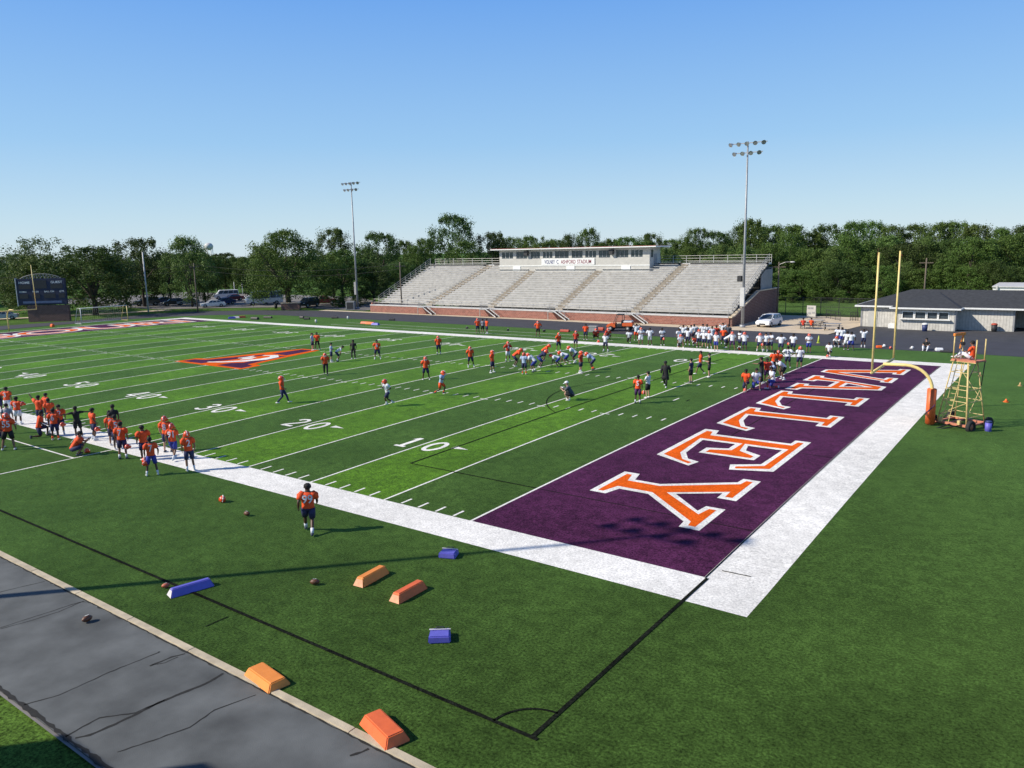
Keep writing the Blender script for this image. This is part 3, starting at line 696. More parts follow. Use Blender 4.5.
def fence_run(t,a,b2,h,step,mesh=True,m=M_DARK):
    A=Vector(a);B=Vector(b2); L_=(B-A).length; n_=max(1,round(L_/step)); o=t.location
    for i in range(n_+1):
        p=A.lerp(B,i/n_)-o; mb=MB(); mb.tube((p.x,p.y,-.03),(p.x,p.y,h),.045,n=6); mb.build('post',m,t)
    mb=MB(); a_=A-o;b_2=B-o
    for z in (h,h*.5,.12): mb.tube((a_.x,a_.y,z),(b_2.x,b_2.y,z),.028,n=5)
    mb.build('rail',m,t)
    if mesh:
        mb=MB(); mb.quad((a_.x,a_.y,.05),(b_2.x,b_2.y,.05),(b_2.x,b_2.y,h),(a_.x,a_.y,h)); mb.build('mesh_panel',M_LINK,t)
fence_run(fn,(-33,91.5,0),(-4,91.5,0),2.5,2.4)
def barrier(px0,py0,px1,py1,h,label,n_=3):
    A=G(px0,py0);B=G(px1,py1); t=empty('railing',(A.x,A.y,0),0,label,'railing','black railings by the plaza')
    d=B-A
    for i in range(n_+1): p=d*(i/n_); mb=MB(); mb.tube((p.x,p.y,0),(p.x,p.y,h),.035,n=6); mb.build('post',M_DARK,t)
    mb=MB()
    for z in (h,h*.55,.15): mb.tube((0,0,z),(d.x,d.y,z),.025,n=5)
    for i in range(1,12): p=d*(i/12); mb.tube((p.x,p.y,.15),(p.x,p.y,h*.98),.012,n=4)
    mb.build('rail',M_DARK,t)
barrier(826,318,840,321,1.15,'black railing before the fence, left of the gap in the plaza edge')
barrier(850,321,858,321,1.15,'short black railing nearest the corner of the grey building')
q=G(811,318.5); t=empty('sign_panel',(q.x,q.y,0),R(-8),'white weathered panel propped up behind the fence','panel')
mb=MB(); mb.box((-.62,-.04,.25),(.62,.04,1.75)); mb.build('panel',M_CREAM,t,bevel=.02); mb=MB()
for a in (-.55,.55): mb.tube((a,0,0),(a,0,.4),.05); mb.tube((a*.8,.05,1.5),(a*.8,.9,0),.04)
for a,c_ in ((-.32,1.4),(.1,1.4),(.3,.8),(-.2,.7)): mb.box((a-.18,-.06,c_-.12),(a+.18,-.042,c_+.12))
mb.build('bracket',M_GREY,t)
def picnic(px,py,rz,label):
    q=G(px,py); t=empty('picnic_table',(q.x,q.y,.02),rz,label,'picnic table','picnic tables on the plaza')
    mb=MB(); 
    for i in range(5): mb.box((-.95,-.38+i*.155,.70),(.95,-.23+i*.155,.77))
    mb.build('table_top',M_GREY,t)
    for s in (-1,1): mb=MB(); mb.box((-1.1,s*.78-.13,.42),(1.1,s*.78+.13,.46)); mb.build('bench',M_DARK if py<329 else M_GREY,t)
    for s in (-.75,.75): mb=MB(); mb.tube((s,-.55,0),(s,-.1,.72),.035); mb.tube((s,.55,0),(s,.1,.72),.035); mb.box((s-.03,-.85,.36),(s+.03,.85,.42)); mb.tube((s,-.85,0),(s,-.8,.4),.03); mb.tube((s,.85,0),(s,.8,.4),.03); mb.build('frame',M_DARK,t)
    return q
pt1=picnic(807,328.5,R(15),'dark picnic table on the plaza with two people in red seated')
pt2=picnic(832,330,R(10),'grey picnic table on the plaza closer to the building, nobody at it')
pt3=picnic(816,326,R(-10),'dark empty picnic table standing behind the occupied one')

def utility_pole(px,py,ytop_px,label,lamp=None,m=M_WOOD,arm=True,r=.13,white=False):
    q=G(px,py); d=(q.xy-CP.xy).length
    h=(ony(px,ytop_px,q.y)).z
    t=empty('utility_pole',(q.x,q.y,0),math.atan2(q.y-CP.y,q.x-CP.x)-PI/2,label,'utility pole','utility poles')
    mb=MB(); mb.path([(0,0,-.05),(0,0,h)],[r,r*.7],8); mb.build('pole',m,t)
    if arm: mb=MB(); mb.box((-.9,-.06,h-.75),(.9,.06,h-.62)); mb.build('crossarm',m,t)
    if lamp: mb=MB(); mb.path([(0,0,lamp),(.6*1.3,-.2,lamp+.35),(1.6,-.3,lamp+.4)],.04,6); a=mb.build('lamp_arm',M_STEEL,t); mb=MB(); mb.ell((1.75,-.3,lamp+.36),(.32,.16,.11)); mb.build('lamp_head',M_ALU,a)
utility_pole(148.5,312,252,'pale leaning metal pole in front of the rounded tree',m=M_ALU,arm=False,r=.16)
utility_pole(198,312,263,'thin dark utility pole with crossarm before the light green trees')
utility_pole(235,297,282,'short pale lamp post in the far parking lot',m=M_ALU,arm=False,r=.09)
utility_pole(243,297,282,'short pale lamp post beside the other one, further right in the lot',m=M_ALU,arm=False,r=.09)
utility_pole(402,312,262,'wooden utility pole standing behind the left slope of the bleachers')
utility_pole(777,317,262,'utility pole with a small street lamp arm right of the grandstand',lamp=7.2)
utility_pole(923,311,258,'wooden utility pole with white insulators behind the dark roof',m=M_WOOD)
utility_pole(868,300,272,'short dim pole at the tree line with a lamp arm',lamp=4.5,r=.08,arm=False)
# wires, strung between the poles
mb=MB()
def wire(a,b2,sag):
    P=[]; 
    for k in range(13):
        t_=k/12; p=Vector(a).lerp(Vector(b2),t_); p.z-=sag*4*t_*(1-t_); P.append(p)
    mb.path(P,.018,4)
pA=G(198,312);pB=G(402,312); hA=ony(198,264,pA.y).z; hB=ony(402,263,pB.y).z
for dz in (0,.9): wire((pA.x,pA.y,hA-.1-dz),(pB.x,pB.y,hB-.1-dz),1.2); wire((pA.x,pA.y,hA-.1-dz),(-150,20,hA-.4-dz),1.4)
o=tag(mb.build('power_lines',M_DARK),'thin sagging power lines strung before the left trees','wires')

# ------------------------------------------------------------------ scoreboard
so=Vector((-117.6,36.0,0)); rz=R(-38)
sb=empty('scoreboard',so,rz+PI/2+R(0),'navy scoreboard above a dark brick base beyond the far goalpost','scoreboard')
A=G(29,321.8);B=G(70,320.6)
mid=(A+B)/2; d=(B-A); L_=d.length; ang=math.atan2(d.y,d.x); sb.location=(mid.x,mid.y,0); sb.rotation_euler=(0,0,ang)
k=L_/41.
mb=MB(); mb.box((-L_/2,-.05,-.03),(L_/2,.6,2.6)); mb.build('brick_base',M_BRICKD,sb)
w0,w1=-L_/2-7.5*k,L_/2-.2*k
mb=MB(); mb.box((w0,-.2,2.75),(w1,.25,7.0)); bo=mb.build('board',M_NAVYB,sb,bevel=.03)
mb=MB(); 
for x in (-L_/2+.5,0,L_/2-.5): mb.tube((x,.3,0),(x,.3,6.6),.12)
mb.build('post',M_DARK,sb)
mb=MB(); mb.box((w0-.12,-.26,2.6),(w0,.3,7.1)); mb.build('side_frame',M_ALU,sb)
cw=(w1-w0)
for nm,u,z,w,h in (('HOME',.17,6.2,.22,.36),('GUEST',.83,6.2,.24,.36),('DOWN',.12,4.75,.14,.26),('TO GO',.38,4.75,.13,.26),('BALL ON',.66,4.75,.2,.26),('QTR',.92,4.75,.10,.26)):
    lettering('lettering',nm,h,(w0+cw*u,-.2,z),(1,0,0),(0,0,1),M_WHITE,bo,width=cw*w,th=.01)
for u0,u1,z0_,z1_ in ((.05,.30,5.35,6.05),(.37,.62,5.4,6.7),(.70,.95,5.35,6.05),(.04,.22,3.8,4.55),(.30,.46,3.8,4.55),(.55,.78,3.8,4.55),(.85,.97,3.8,4.55)):
    mb=MB(); mb.box((w0+cw*u0,-.24,z0_),(w0+cw*u1,-.203,z1_)); mb.build('digit_panel',M_DARK,bo)
mb=MB(); mb.box((w0+cw*.1,-.235,3.0),(w0+cw*.9,-.203,3.35)); mb.build('advert_strip',mat('advert blue',(.10,.14,.25),.6,.2,6),bo)
# open lattice arch over the board
mb=MB()
P=[(w0+cw*(.08+.84*i/12),0,7.0+.75*math.sin(PI*i/12)**.7 if 0<i<12 else 7.0) for i in range(13)]
mb.path(P,.05,6)
for i in range(1,12): mb.tube((P[i][0],0,7.0),P[i],.04,n=5)
for i in range(1,12): mb.tube((P[i][0],0,7.0),P[i+1],.03,n=5)
mb.build('arch_lattice',M_GREY,sb)

# ------------------------------------------------------------------ goalposts
def goalpost(x,sgn,label,pad=True,rib=True):
    y=24.62 if sgn>0 else 24.384; t=empty('goalpost',(x+sgn*2.75,y,0),0 if sgn>0 else PI,label,'goalpost','football goalposts')
    # local: post at origin, crossbar 2.75 m towards -x
    mb=MB(); P=[(0,0,0),(0,0,1.9)]
    for k in range(1,9):
        a=R(90*k/8); P.append((-1.35+1.35*math.cos(a),0,1.9+1.25*math.sin(a)))
    P.append((-2.46,0,3.13)); mb.path(P,.085,12); mb.build('gooseneck',M_YEL,t)
    mb=MB(); mb.tube((-2.46,-2.93,3.05),(-2.46,2.93,3.05),.075,n=10); mb.build('crossbar',M_YEL,t)
    for s in (-1,1):
        mb=MB(); mb.path([(-2.46,s*2.88,2.98),(-2.46,s*2.88,9.22)],[.055,.05],10); u=mb.build('upright',M_YEL,t)
        if rib:
            mb=MB(); 
            pts=[(-2.46,s*2.88,9.2),(-2.52,s*2.88+.12,9.15),(-2.40,s*2.88+.22,8.95),(-2.36,s*2.88+.30,8.7)]
            if s<0: pts=[(-2.51,s*2.88-.04,9.42),(-2.52,s*2.88-.10,9.1),(-2.52,s*2.88-.06,8.75)]
            vs=[];
            for p in pts: vs+=[(p[0],p[1],p[2]+.05),(p[0]+.02,p[1]+.03,p[2]-.06)]
            mb.add(vs,[(2*i,2*i+1,2*i+3,2*i+2) for i in range(len(pts)-1)]); mb.build('ribbon',M_RED,u)
    if pad:
        mb=MB(); mb.tube((0,0,.05),(0,0,1.98),.235,.235,16); pd=mb.build('post_pad',M_OPAD,t,bevel=.03)
        mb=MB(); mb.path([(.24*math.cos(a),.24*math.sin(a),.55+.12*(i)) for i,a in enumerate([R(200+25*j) for j in range(6)])],.03,6); mb.build('strap',mat('purple strap',(.10,.03,.10),.6,.1,4),pd)
    return t
g=goalpost(9.02,1,'yellow goalpost with orange padded base at the near end zone'); g.location.z=.22
g=goalpost(-100.58,-1,'distant yellow goalpost in front of the scoreboard',pad=False,rib=False); g.location.z=.1
# soccer goals
def soccer(x,y0,y1,label):
    t=empty('soccer_goal',(x,(y0+y1)/2,0),0,label,'soccer goal'); h=2.44; w=(y1-y0)/2
    for s in (-w,w):
        mb=MB(); mb.path([(0,s,0),(0,s,h)],.07,8); mb.path([(0,s,h),(-1.0,s,h),(-2.2,s,0),(0,s,.03)],.045,6); mb.build('side_frame',M_ALU if s<0 else M_YEL,t)
    mb=MB(); mb.tube((0,-w,h),(0,w,h),.06); mb.tube((-2.2,-w,.03),(-2.2,w,.03),.04); mb.build('crossbar',M_WHITE,t)
    mb=MB()
    for i in range(25):
        y=-w+2*w*i/24; mb.tube((-1.0,y,h),(-2.2,y,.03),.003,n=3)
    for i in range(9):
        f=i/8; mb.tube((-1-1.2*f,-w,h*(1-f)),(-1-1.2*f,w,h*(1-f)),.003,n=3)
    o=mb.build('net',M_WHITE,t)
soccer(-107.0,36,43.3,'small white framed soccer goal right of the scoreboard')

# ------------------------------------------------------------------ wheeled filming tower
TW=Vector((13.1,25.65,0)); t=empty('filming_tower',TW,R(-25),'tan tubular filming tower on four rubber wheels beside the goalpost','filming tower')
HB=3.66; bw=.80; tw=.40; tl=.48
M_TT=mat('tower tan',(.62,.47,.20),.55,.2,5)
corners=[(-1,-1),(1,-1),(1,1),(-1,1)]
def leg_at(c,f): return Vector((c[0]*(bw+(tw-bw)*f),c[1]*(bw+(tw-bw)*f),.35+(HB-.35)*f))
for c in corners:
    mb=MB(); mb.tube(leg_at(c,0),leg_at(c,1),.032 if c!=(1,-1) else .052,n=8); mb.build('leg',M_TT,t)
for f in (.12,.36,.55,.82):
    mb=MB()
    for i in range(4): mb.tube(leg_at(corners[i],f),leg_at(corners[(i+1)%4],f),.020,n=6)
    mb.build('cross_rail',M_TT,t)
for i,(f0,f1) in enumerate(((.12,.36),(.12,.55),(.36,.82),(.12,.36))):
    mb=MB(); mb.tube(leg_at(corners[i],f0),leg_at(corners[(i+1)%4],f1),.018,n=6); mb.build('brace',M_TT,t)
mb=MB()
for k in range(11):
    f=k/10.5; a=leg_at(corners[0],f)+Vector((.25,-.02,0)); b2=leg_at(corners[0],f)+Vector((.62,-.02,0)); mb.tube(a,b2,.016,n=5)
mb.tube(leg_at(corners[0],0)+Vector((.62,-.02,0)),leg_at(corners[0],1)+Vector((.62,-.02,0)),.02,n=6); mb.tube(leg_at(corners[0],0)+Vector((.25,-.02,0)),leg_at(corners[0],1)+Vector((.25,-.02,0)),.02,n=6)
mb.build('ladder',M_TT,t)
mb=MB(); mb.box((-.86,-.88,.28),(.86,-.74,.40)); mb.box((-.86,.74,.28),(.86,.88,.40)); mb.box((-.88,-.74,.30),(-.76,.74,.38)); mb.box((.76,-.74,.30),(.88,.74,.38)); mb.box((-.3,-.82,.29),(-.2,.82,.37)); mb.build('chassis',M_TANR,t)
mb=MB(); 
for x_ in (-.5,.5): mb.box((x_-.07,-1.05,.40),(x_+.07,-.9,.62))
mb.build('bracket',M_TT,t)
mb=MB(); mb.tube((0,-.95,.34),(-.35,-2.3,.06),.035); mb.tube((.5,-.95,.34),(-.35,-2.3,.06),.03); mb.build('tow_bar',M_DARK,t)
for sx in (-1,1):
    for sy in (-1,1):
        mb=MB(); c=(sx*1.02,sy*.8,.34); prof=[(-.09,.18),(-.11,.29),(-.07,.34),(.07,.34),(.11,.29),(.09,.18)]
        n_=20; vs=[];fs=[]
        for dx,r_ in prof:
            for k in range(n_): a=2*PI*k/n_; vs.append((c[0]+dx,c[1]+r_*math.cos(a),c[2]+r_*math.sin(a)))
        for j in range(len(prof)):
            for k in range(n_): fs.append((j*n_+k,j*n_+(k+1)%n_,((j+1)%len(prof))*n_+(k+1)%n_,((j+1)%len(prof))*n_+k))
        mb.add(vs,fs,0,True); w=mb.build('wheel',M_RUB,t)
        mb=MB(); mb.tube((c[0]-.05,c[1],c[2]),(c[0]+.05,c[1],c[2]),.20,.20,14); mb.tube((c[0]-sx*.25,c[1],c[2]),(c[0]+sx*.08,c[1],c[2]),.05,.05,8); mb.build('rim',M_TANR,w)
mb=MB(); mb.box((-tw-.10,-tl,HB),(tw+.42,tl,HB+.09)); mb.build('platform',M_TANR,t,bevel=.01)
mb=MB(); mb.box((-tw-.12,-tl-.02,HB-.03),(tw+.44,-tl+.04,HB-.002)); mb.box((-tw-.12,tl-.04,HB-.03),(tw+.44,tl+.02,HB-.002)); mb.build('deck_frame',M_TT,t)
mb=MB(); mb.tube(leg_at((1,1),1)+Vector((.4,0,0)),leg_at((1,1),.6)+Vector((.05,0,0)),.025); mb.build('strut',M_DARK,t)
mb=MB(); mb.tube(leg_at((1,-1),1)+Vector((.4,0,0)),leg_at((1,-1),.7),.025); mb.build('strut',M_DARK,t)
for x_,y_,h_ in ((-tw-.02,-tl+.08,1.42),(-tw-.02,tl-.08,1.42),(tw+.36,-tl+.08,1.2),(tw+.36,tl-.08,1.2)):
    mb=MB(); mb.tube((x_,y_,HB+.09),(x_,y_,HB+h_),.035,n=8); mb.build('rail_post',M_TT,t)
mb=MB(); mb.box((-tw-.08,-tl+.0,HB+1.30),(-tw+.04,tl+.0,HB+1.45)); mb.path([(-tw-.02,tl-.1,HB+1.35),(-tw+.06,.1,HB+1.0),(-tw+.02,.05,HB+.6)],.05,6); mb.build('rail_pad',M_OPAD2,t,bevel=.02)
TOW=t
q=G(988,431); t=empty('water_cooler',(q.x,q.y,0),.3,'blue upright water cooler standing beside the tower wheel','cooler')
mb=MB(); mb.tube((0,0,.0),(0,0,.58),.15,.16,14); mb.build('body',M_BPAD,t); mb=MB(); mb.tube((0,0,.582),(0,0,.66),.17,.14,14); mb.build('lid',M_NAVY,t); mb=MB(); mb.tube((0,-.14,.1),(0,-.22,.1),.025); mb.build('spigot',M_NAVY,t)

# ------------------------------------------------------------------ cones, footballs, helmets, bags, pads
def cone(px,py,label,m,h=.3,r=.16,grp='marker cones'):
    q=G(px,py); t=empty('marker_cone',(q.x,q.y,q.z),random.random()*3,label,'cone',grp)
    mb=MB(); mb.path([(0,0,.03),(0,0,h)],[r*.7,.03],14); mb.build('body',m,t)
    mb=MB(); mb.tube((0,0,0),(0,0,.03),r,r*.97,14); mb.build('base',m,t)
M_CONE=mat('cone orange',(.85,.17,.03),.6,.06,5); M_TAN2=mat('cone tan',(.55,.36,.16),.6,.2,7); M_LIME=mat('lime',(.55,.65,.10),.6,.05,5)
cone(980,376,'tan cone on the turf just right of the filming tower, highest of three',M_TAN2,.28,.14)
cone(1020,386,'tan cone on the turf nearest the right edge of the frame',M_TAN2,.26,.14)
cone(1006,402,'orange cone on the turf, lowest of the three by the tower',M_CONE,.2,.17)
cone(818.5,343,'tall lime yellow cone at the asphalt edge among the white jerseys',M_LIME,.75,.2,None)
M_HO=mat('helmet orange',(.75,.075,.018),.25,.03,3,spec=.7); M_HW=mat('helmet white',(.75,.75,.75),.25,.03,3,spec=.7)
M_FM=mat('face mask',(.75,.72,.70),.4,.03,3)
def helmet_mesh():
    mb=MB(); mb.ell((0,-.01,.13),(.118,.145,.135),0,16,12,zmin=-.75)
    for s in (-1,1): mb.prism([(-.02,.02),(.10,.03),(.12,.10),(.0,.12)],'x',s*.098,s*.122)
    bm_=mb.mesh('helmet_shell',[M_HO])
    mb=MB()
    for z,w in ((.04,.085),(.085,.095),(.125,.10)):
        mb.path([(-w,.09,z),(-w*.6,.17,z-.01),(0,.195,z-.012),(w*.6,.17,z-.01),(w,.09,z)],.008,5)
    for x_ in (-.04,.04): mb.path([(x_,.19,.125),(x_,.185,.04)],.007,5)
    fm=mb.mesh('face_mask',[M_FM]); 
    mb=MB(); mb.path([(0,-.158,.10),(0,-.12,.22),(0,0,.272),(0,.10,.235)],[.016]*4,4); st_=mb.mesh('stripe',[M_HW])
    return bm_,fm,st_
HEL=helmet_mesh()
def loose_helmet(loc_,rz,label,m=M_HO,tilt=(0,0),grp='loose helmets'):
    t=empty('helmet',loc_,rz,label,'helmet',grp); t.rotation_euler=(tilt[0],tilt[1],rz)
    for nm,me in (('shell',HEL[0]),('face_mask',HEL[1]),('stripe',HEL[2])):
        o=bpy.data.objects.new(nm,me); C.objects.link(o); link_child(o,t)
        if nm=='shell' and m is not M_HO: o.material_slots[0].link='OBJECT'; o.material_slots[0].material=m
    return t
def GL(px,py,dz=0): q=G(px,py); return (q.x,q.y,q.z+dz)
loose_helmet(GL(222,502,.01),R(60),'orange helmet lying alone on the grass left of the lone player',tilt=(.3,.2)).scale=(1.08,)*3
loose_helmet(GL(827.5,357.5),R(200),'orange helmet on the far corner of the end zone before a kneeling player')
loose_helmet(GL(48.5,434),R(90),'white helmet on the ground in front of the kneeling player at left',M_HW)
loose_helmet(GL(87,453),R(30),'orange helmet beside the crouching player at the near sideline')
loose_helmet(GL(745,392),R(200),'orange helmet before the kneeling player at the goal line')
loose_helmet(GL(890.5,349),0,'orange helmet at the asphalt edge seen between the goalpost uprights')
loose_helmet(GL(884,347),1,'white helmet at the asphalt edge left of an orange one',M_HW)
loose_helmet(GL(912,349),2,'white helmet at the asphalt edge right of the goalpost',M_HW)
loose_helmet(GL(598.5,342.5),2,'red orange helmet on the far sideline before the crouching players')
loose_helmet(GL(739,350),2,'orange helmet dropped at the feet of the two white players near the far sideline')
def football(px,py,label,on=0,m=M_BALL,s=1.05):
    q=G(px,py); t=empty('football',(q.x,q.y,q.z+.10*s+on),random.random()*6,label,'football','footballs')
    t.scale=(s,s,s)
    mb=MB(); n_=14; prof=[(-.145,.004),(-.125,.035),(-.09,.065),(-.04,.083),(0,.087),(.04,.083),(.09,.065),(.125,.035),(.145,.004)]
    vs=[];fs=[]
    for x_,r_ in prof:
        for k in range(n_): a=2*PI*k/n_; vs.append((x_,r_*math.cos(a),r_*math.sin(a)))
    for j in range(len(prof)-1):
        for k in range(n_): fs.append((j*n_+k,j*n_+(k+1)%n_,(j+1)*n_+(k+1)%n_,(j+1)*n_+k))
    mb.add(vs,fs,0,True); mb.build('ball',m,t)
    mb=MB(); mb.box((-.05,-.004,.084),(.05,.004,.091))
    for i in range(6): mb.box((-.045+i*.018-.002,-.016,.084),(-.045+i*.018+.002,.016,.092))
    mb.build('laces',M_WHITE,t)
football(247,516,'brown football on the grass right of the loose orange helmet')
football(315,585,'dark brown football on the grass left of the two orange pads')
football(87.5,622,'brown football on the worn asphalt path')
football(166,588,'reddish football against the near end of the long blue pad',m=mat('red ball',(.5,.12,.06),.5,.1,5),s=.85)
for i,(px,py) in enumerate([(467,329),(508,331),(544,332)]): football(px,py,('dark football on the far sideline grass, left of three','dark football on the far sideline grass, middle of three','dark football on the far sideline grass, right of three')[i],m=M_DARK,s=1.6)
def bag(px,py,label,m,l_=.7,w=.35,h=.25,rz=0,cat='bag'):
    q=G(px,py); t=empty('kit_bag',(q.x,q.y,q.z),rz,label,cat,'kit on the grass')
    mb=MB(); mb.prism([(-w/2,.0),(w/2,.0),(w/2*1.05,h*.55),(w*.3,h),(-w*.3,h),(-w/2*1.05,h*.55)],'x',-l_/2,l_/2); mb.build('body',m,t,bevel=.04)
    mb=MB(); mb.path([(-l_*.2,0,h*.95),(-l_*.15,0,h*1.5),(l_*.15,0,h*1.5),(l_*.2,0,h*.95)],.015,5); mb.build('strap',M_DARK,t)
M_WHT=mat('white cloth',(.72,.73,.76),.8,.1,6); M_ORG=mat('orange cloth',(.82,.14,.025),.75,.1,8)
bag(879,348,'orange bag at the asphalt edge between the goalpost uprights',M_ORG,.5,.35,.25,.5)
bag(939,351,'white bag on the turf edge right of the seated person',M_WHT,.6,.5,.3,.4)
bag(946,352.5,'dark bag on the turf edge beside a white one',M_DARK,1.0,.3,.2,.1)
bag(565,332,'red bag on the far grass left of the grey box',M_RED,1.2,.5,.3,.1)
bag(600.5,330.5,'red bag beside the grey box near the utility vehicle',M_RED,.9,.5,.4,.1)
bag(255,319.6,'dark bag at the far sideline, leftmost',M_DARK,1.5,.5,.4,.1); bag(268,318.2,'dark bag at the far sideline next to the leftmost',M_DARK,1.5,.4,.3,.3)
bag(302,318.4,'small dark bag at the far sideline left of its neighbour',M_DARK,.8,.4,.35,.1); bag(307,319.6,'small dark bag closest to the far white sideline',M_DARK,.9,.4,.35,.5)
bag(335,318.5,'dark bag on the far grass before the junction of pole and track',M_DARK,1,.4,.3,.5); bag(392,320.5,'dark bag on the far grass right of the white jug',M_DARK,.9,.4,.3,.5)
bag(52.5,327,'red and white bag on the grass behind the far end zone',M_ORG,.6,.4,.45,.1)
q=G(593,332); t=empty('equipment_box',(q.x,q.y,0),.2,'grey hard case on the grass left of the utility vehicle','box')
mb=MB(); mb.box((-.55,-.35,0),(.55,.35,.62)); mb.build('case',M_GREY,t,bevel=.03); mb=MB(); mb.box((-.57,-.37,.62),(.57,.37,.74)); mb.build('lid',M_STEEL,t,bevel=.02)
for px,py,lab in ((348,319,'white jug on the far grass near the first yard numbers'),(316,322.5,'tiny white marker on the far sideline')):
    q=G(px,py); t=empty('jug',(q.x,q.y,0),0,lab,'jug'); mb=MB(); mb.path([(0,0,0),(0,0,.35),(0,0,.45)],[.15,.15,.06],10); mb.build('body',M_WHITE,t); mb=MB(); mb.tube((0,0,.45),(0,0,.5),.06); mb.build('cap',M_NAVY,t)

def pad(A,B,w,h,m,label,end=None,top=.55,grp='step-over pads on the turf',side=None,band=False):
    """long truncated foam wedge lying from A to B"""
    A=Vector((A[0],A[1]));B=Vector((B[0],B[1]));d=B-A;L_=d.length;c=(A+B)/2
    t=empty('blocking_pad',(c.x,c.y,0.0),math.atan2(d.y,d.x),label,'pad',grp)
    e=.12*min(1,h/.3)
    vs=[(-L_/2,-w/2,0),(L_/2,-w/2,0),(L_/2,w/2,0),(-L_/2,w/2,0),(-L_/2+e,-w/2*top,h),(L_/2-e,-w/2*top,h),(L_/2-e,w/2*top,h),(-L_/2+e,w/2*top,h)]
    mb=MB(); mb.add(vs,[(0,3,2,1),(4,5,6,7),(0,1,5,4),(2,3,7,6),(1,2,6,5),(3,0,4,7)]); mb.build('foam_body',m,t,bevel=.022)
    if end:
        for s in (-1,1):
            mb=MB(); x0=s*(L_/2+.004); x1=s*(L_/2-e+.004)
            mb.quad((x0,-w/2*.93,.012),(x0,w/2*.93,.012),(x1,w/2*top*.9,h-.015),(x1,-w/2*top*.9,h-.015)); o=mb.build('end_cap',end,t)
    if band:
        mb=MB(); 
        for u in band: 
            x_=L_*u; mb.path([(x_,-w/2-.004,.01),(x_,-w/2*top-.004,h+.006),(x_,w/2*top+.004,h+.006),(x_,w/2+.004,.01)],.018,4)
        mb.build('strap',M_WHITE,t)
    return t
def g2(px,py): q=G(px,py); return (q.x,q.y)
pad((-3.45,-9.98),(-3.15,-8.72),.40,.24,M_BPAD,'long blue wedge pad on the grass beside the path',end=M_PADW,top=.4)
A=g2(358,587);B=g2(385,572); pad(A,B,.42,.27,M_OPAD2,'amber wedge pad, left of the two lying side by side',end=mat('faded orange',(.75,.36,.2),.6,.15,8),top=.55)
A=g2(394,603);B=g2(423,587); pad(A,B,.42,.27,M_OPAD,'orange wedge pad, right of the two lying side by side',end=mat('faded orange',(.75,.36,.2)),top=.55)
pad((2.22,-11.08),(3.42,-11.24),.60,.20,M_OPAD2,'amber wedge pad straddling the kerb of the path',top=.62)
pad((6.02,-10.86),(7.18,-11.20),.60,.24,M_OPAD,'deep orange wedge pad at the kerb, nearest the camera',top=.62)
def handshield(px,py,rz,label):
    q=G(px,py); t=empty('hand_shield',(q.x,q.y,0),rz,label,'pad','blue hand shields')
    mb=MB(); mb.prism([(-.30,0),(.30,0),(.27,.20),(-.27,.20)],'y',-.25,.25,ta=1,tb=.92,c=(0,0)); mb.build('foam_body',M_BPAD,t,bevel=.03)
    mb=MB(); mb.box((-.28,.11,.203),(.28,.145,.212)); mb.box((-.28,.145,.203),(-.16,.17,.21)); mb.build('strap',M_PADW,t)
    mb=MB(); mb.path([(-.12,.2,.2),(-.09,.2,.235),(.09,.2,.235),(.12,.2,.2)],.014,6); mb.build('handle',M_DARK,t)
handshield(449,556,R(22),'small blue hand shield beside the white border')
handshield(440,639,R(38),'small blue hand shield on open grass, nearer the camera')
# pads on the far sideline
for px0,py0,px1,py1,m_,lab in ((228,318.8,236,318.4,M_BPAD,'blue pad, leftmost in a row on the far sideline grass'),(233,318.2,240,318,M_PADW,'white pad in the middle of the far row'),(239,318,246,317.6,M_OPAD,'orange pad at the right of the far row'),
    (361,323.5,371,323.8,M_OPAD,'pale orange pad lying on the far grass before the floodlight pole'),(366,323.9,375,324.3,M_CONE,'bright orange pad overlapping the pale one'),(372,324.8,379,325.2,M_BPAD,'blue pad right of the orange pads on the far grass')):
    pad(g2(px0,py0),g2(px1,py1),.5,.3,m_,lab,grp='pads on the far sideline')

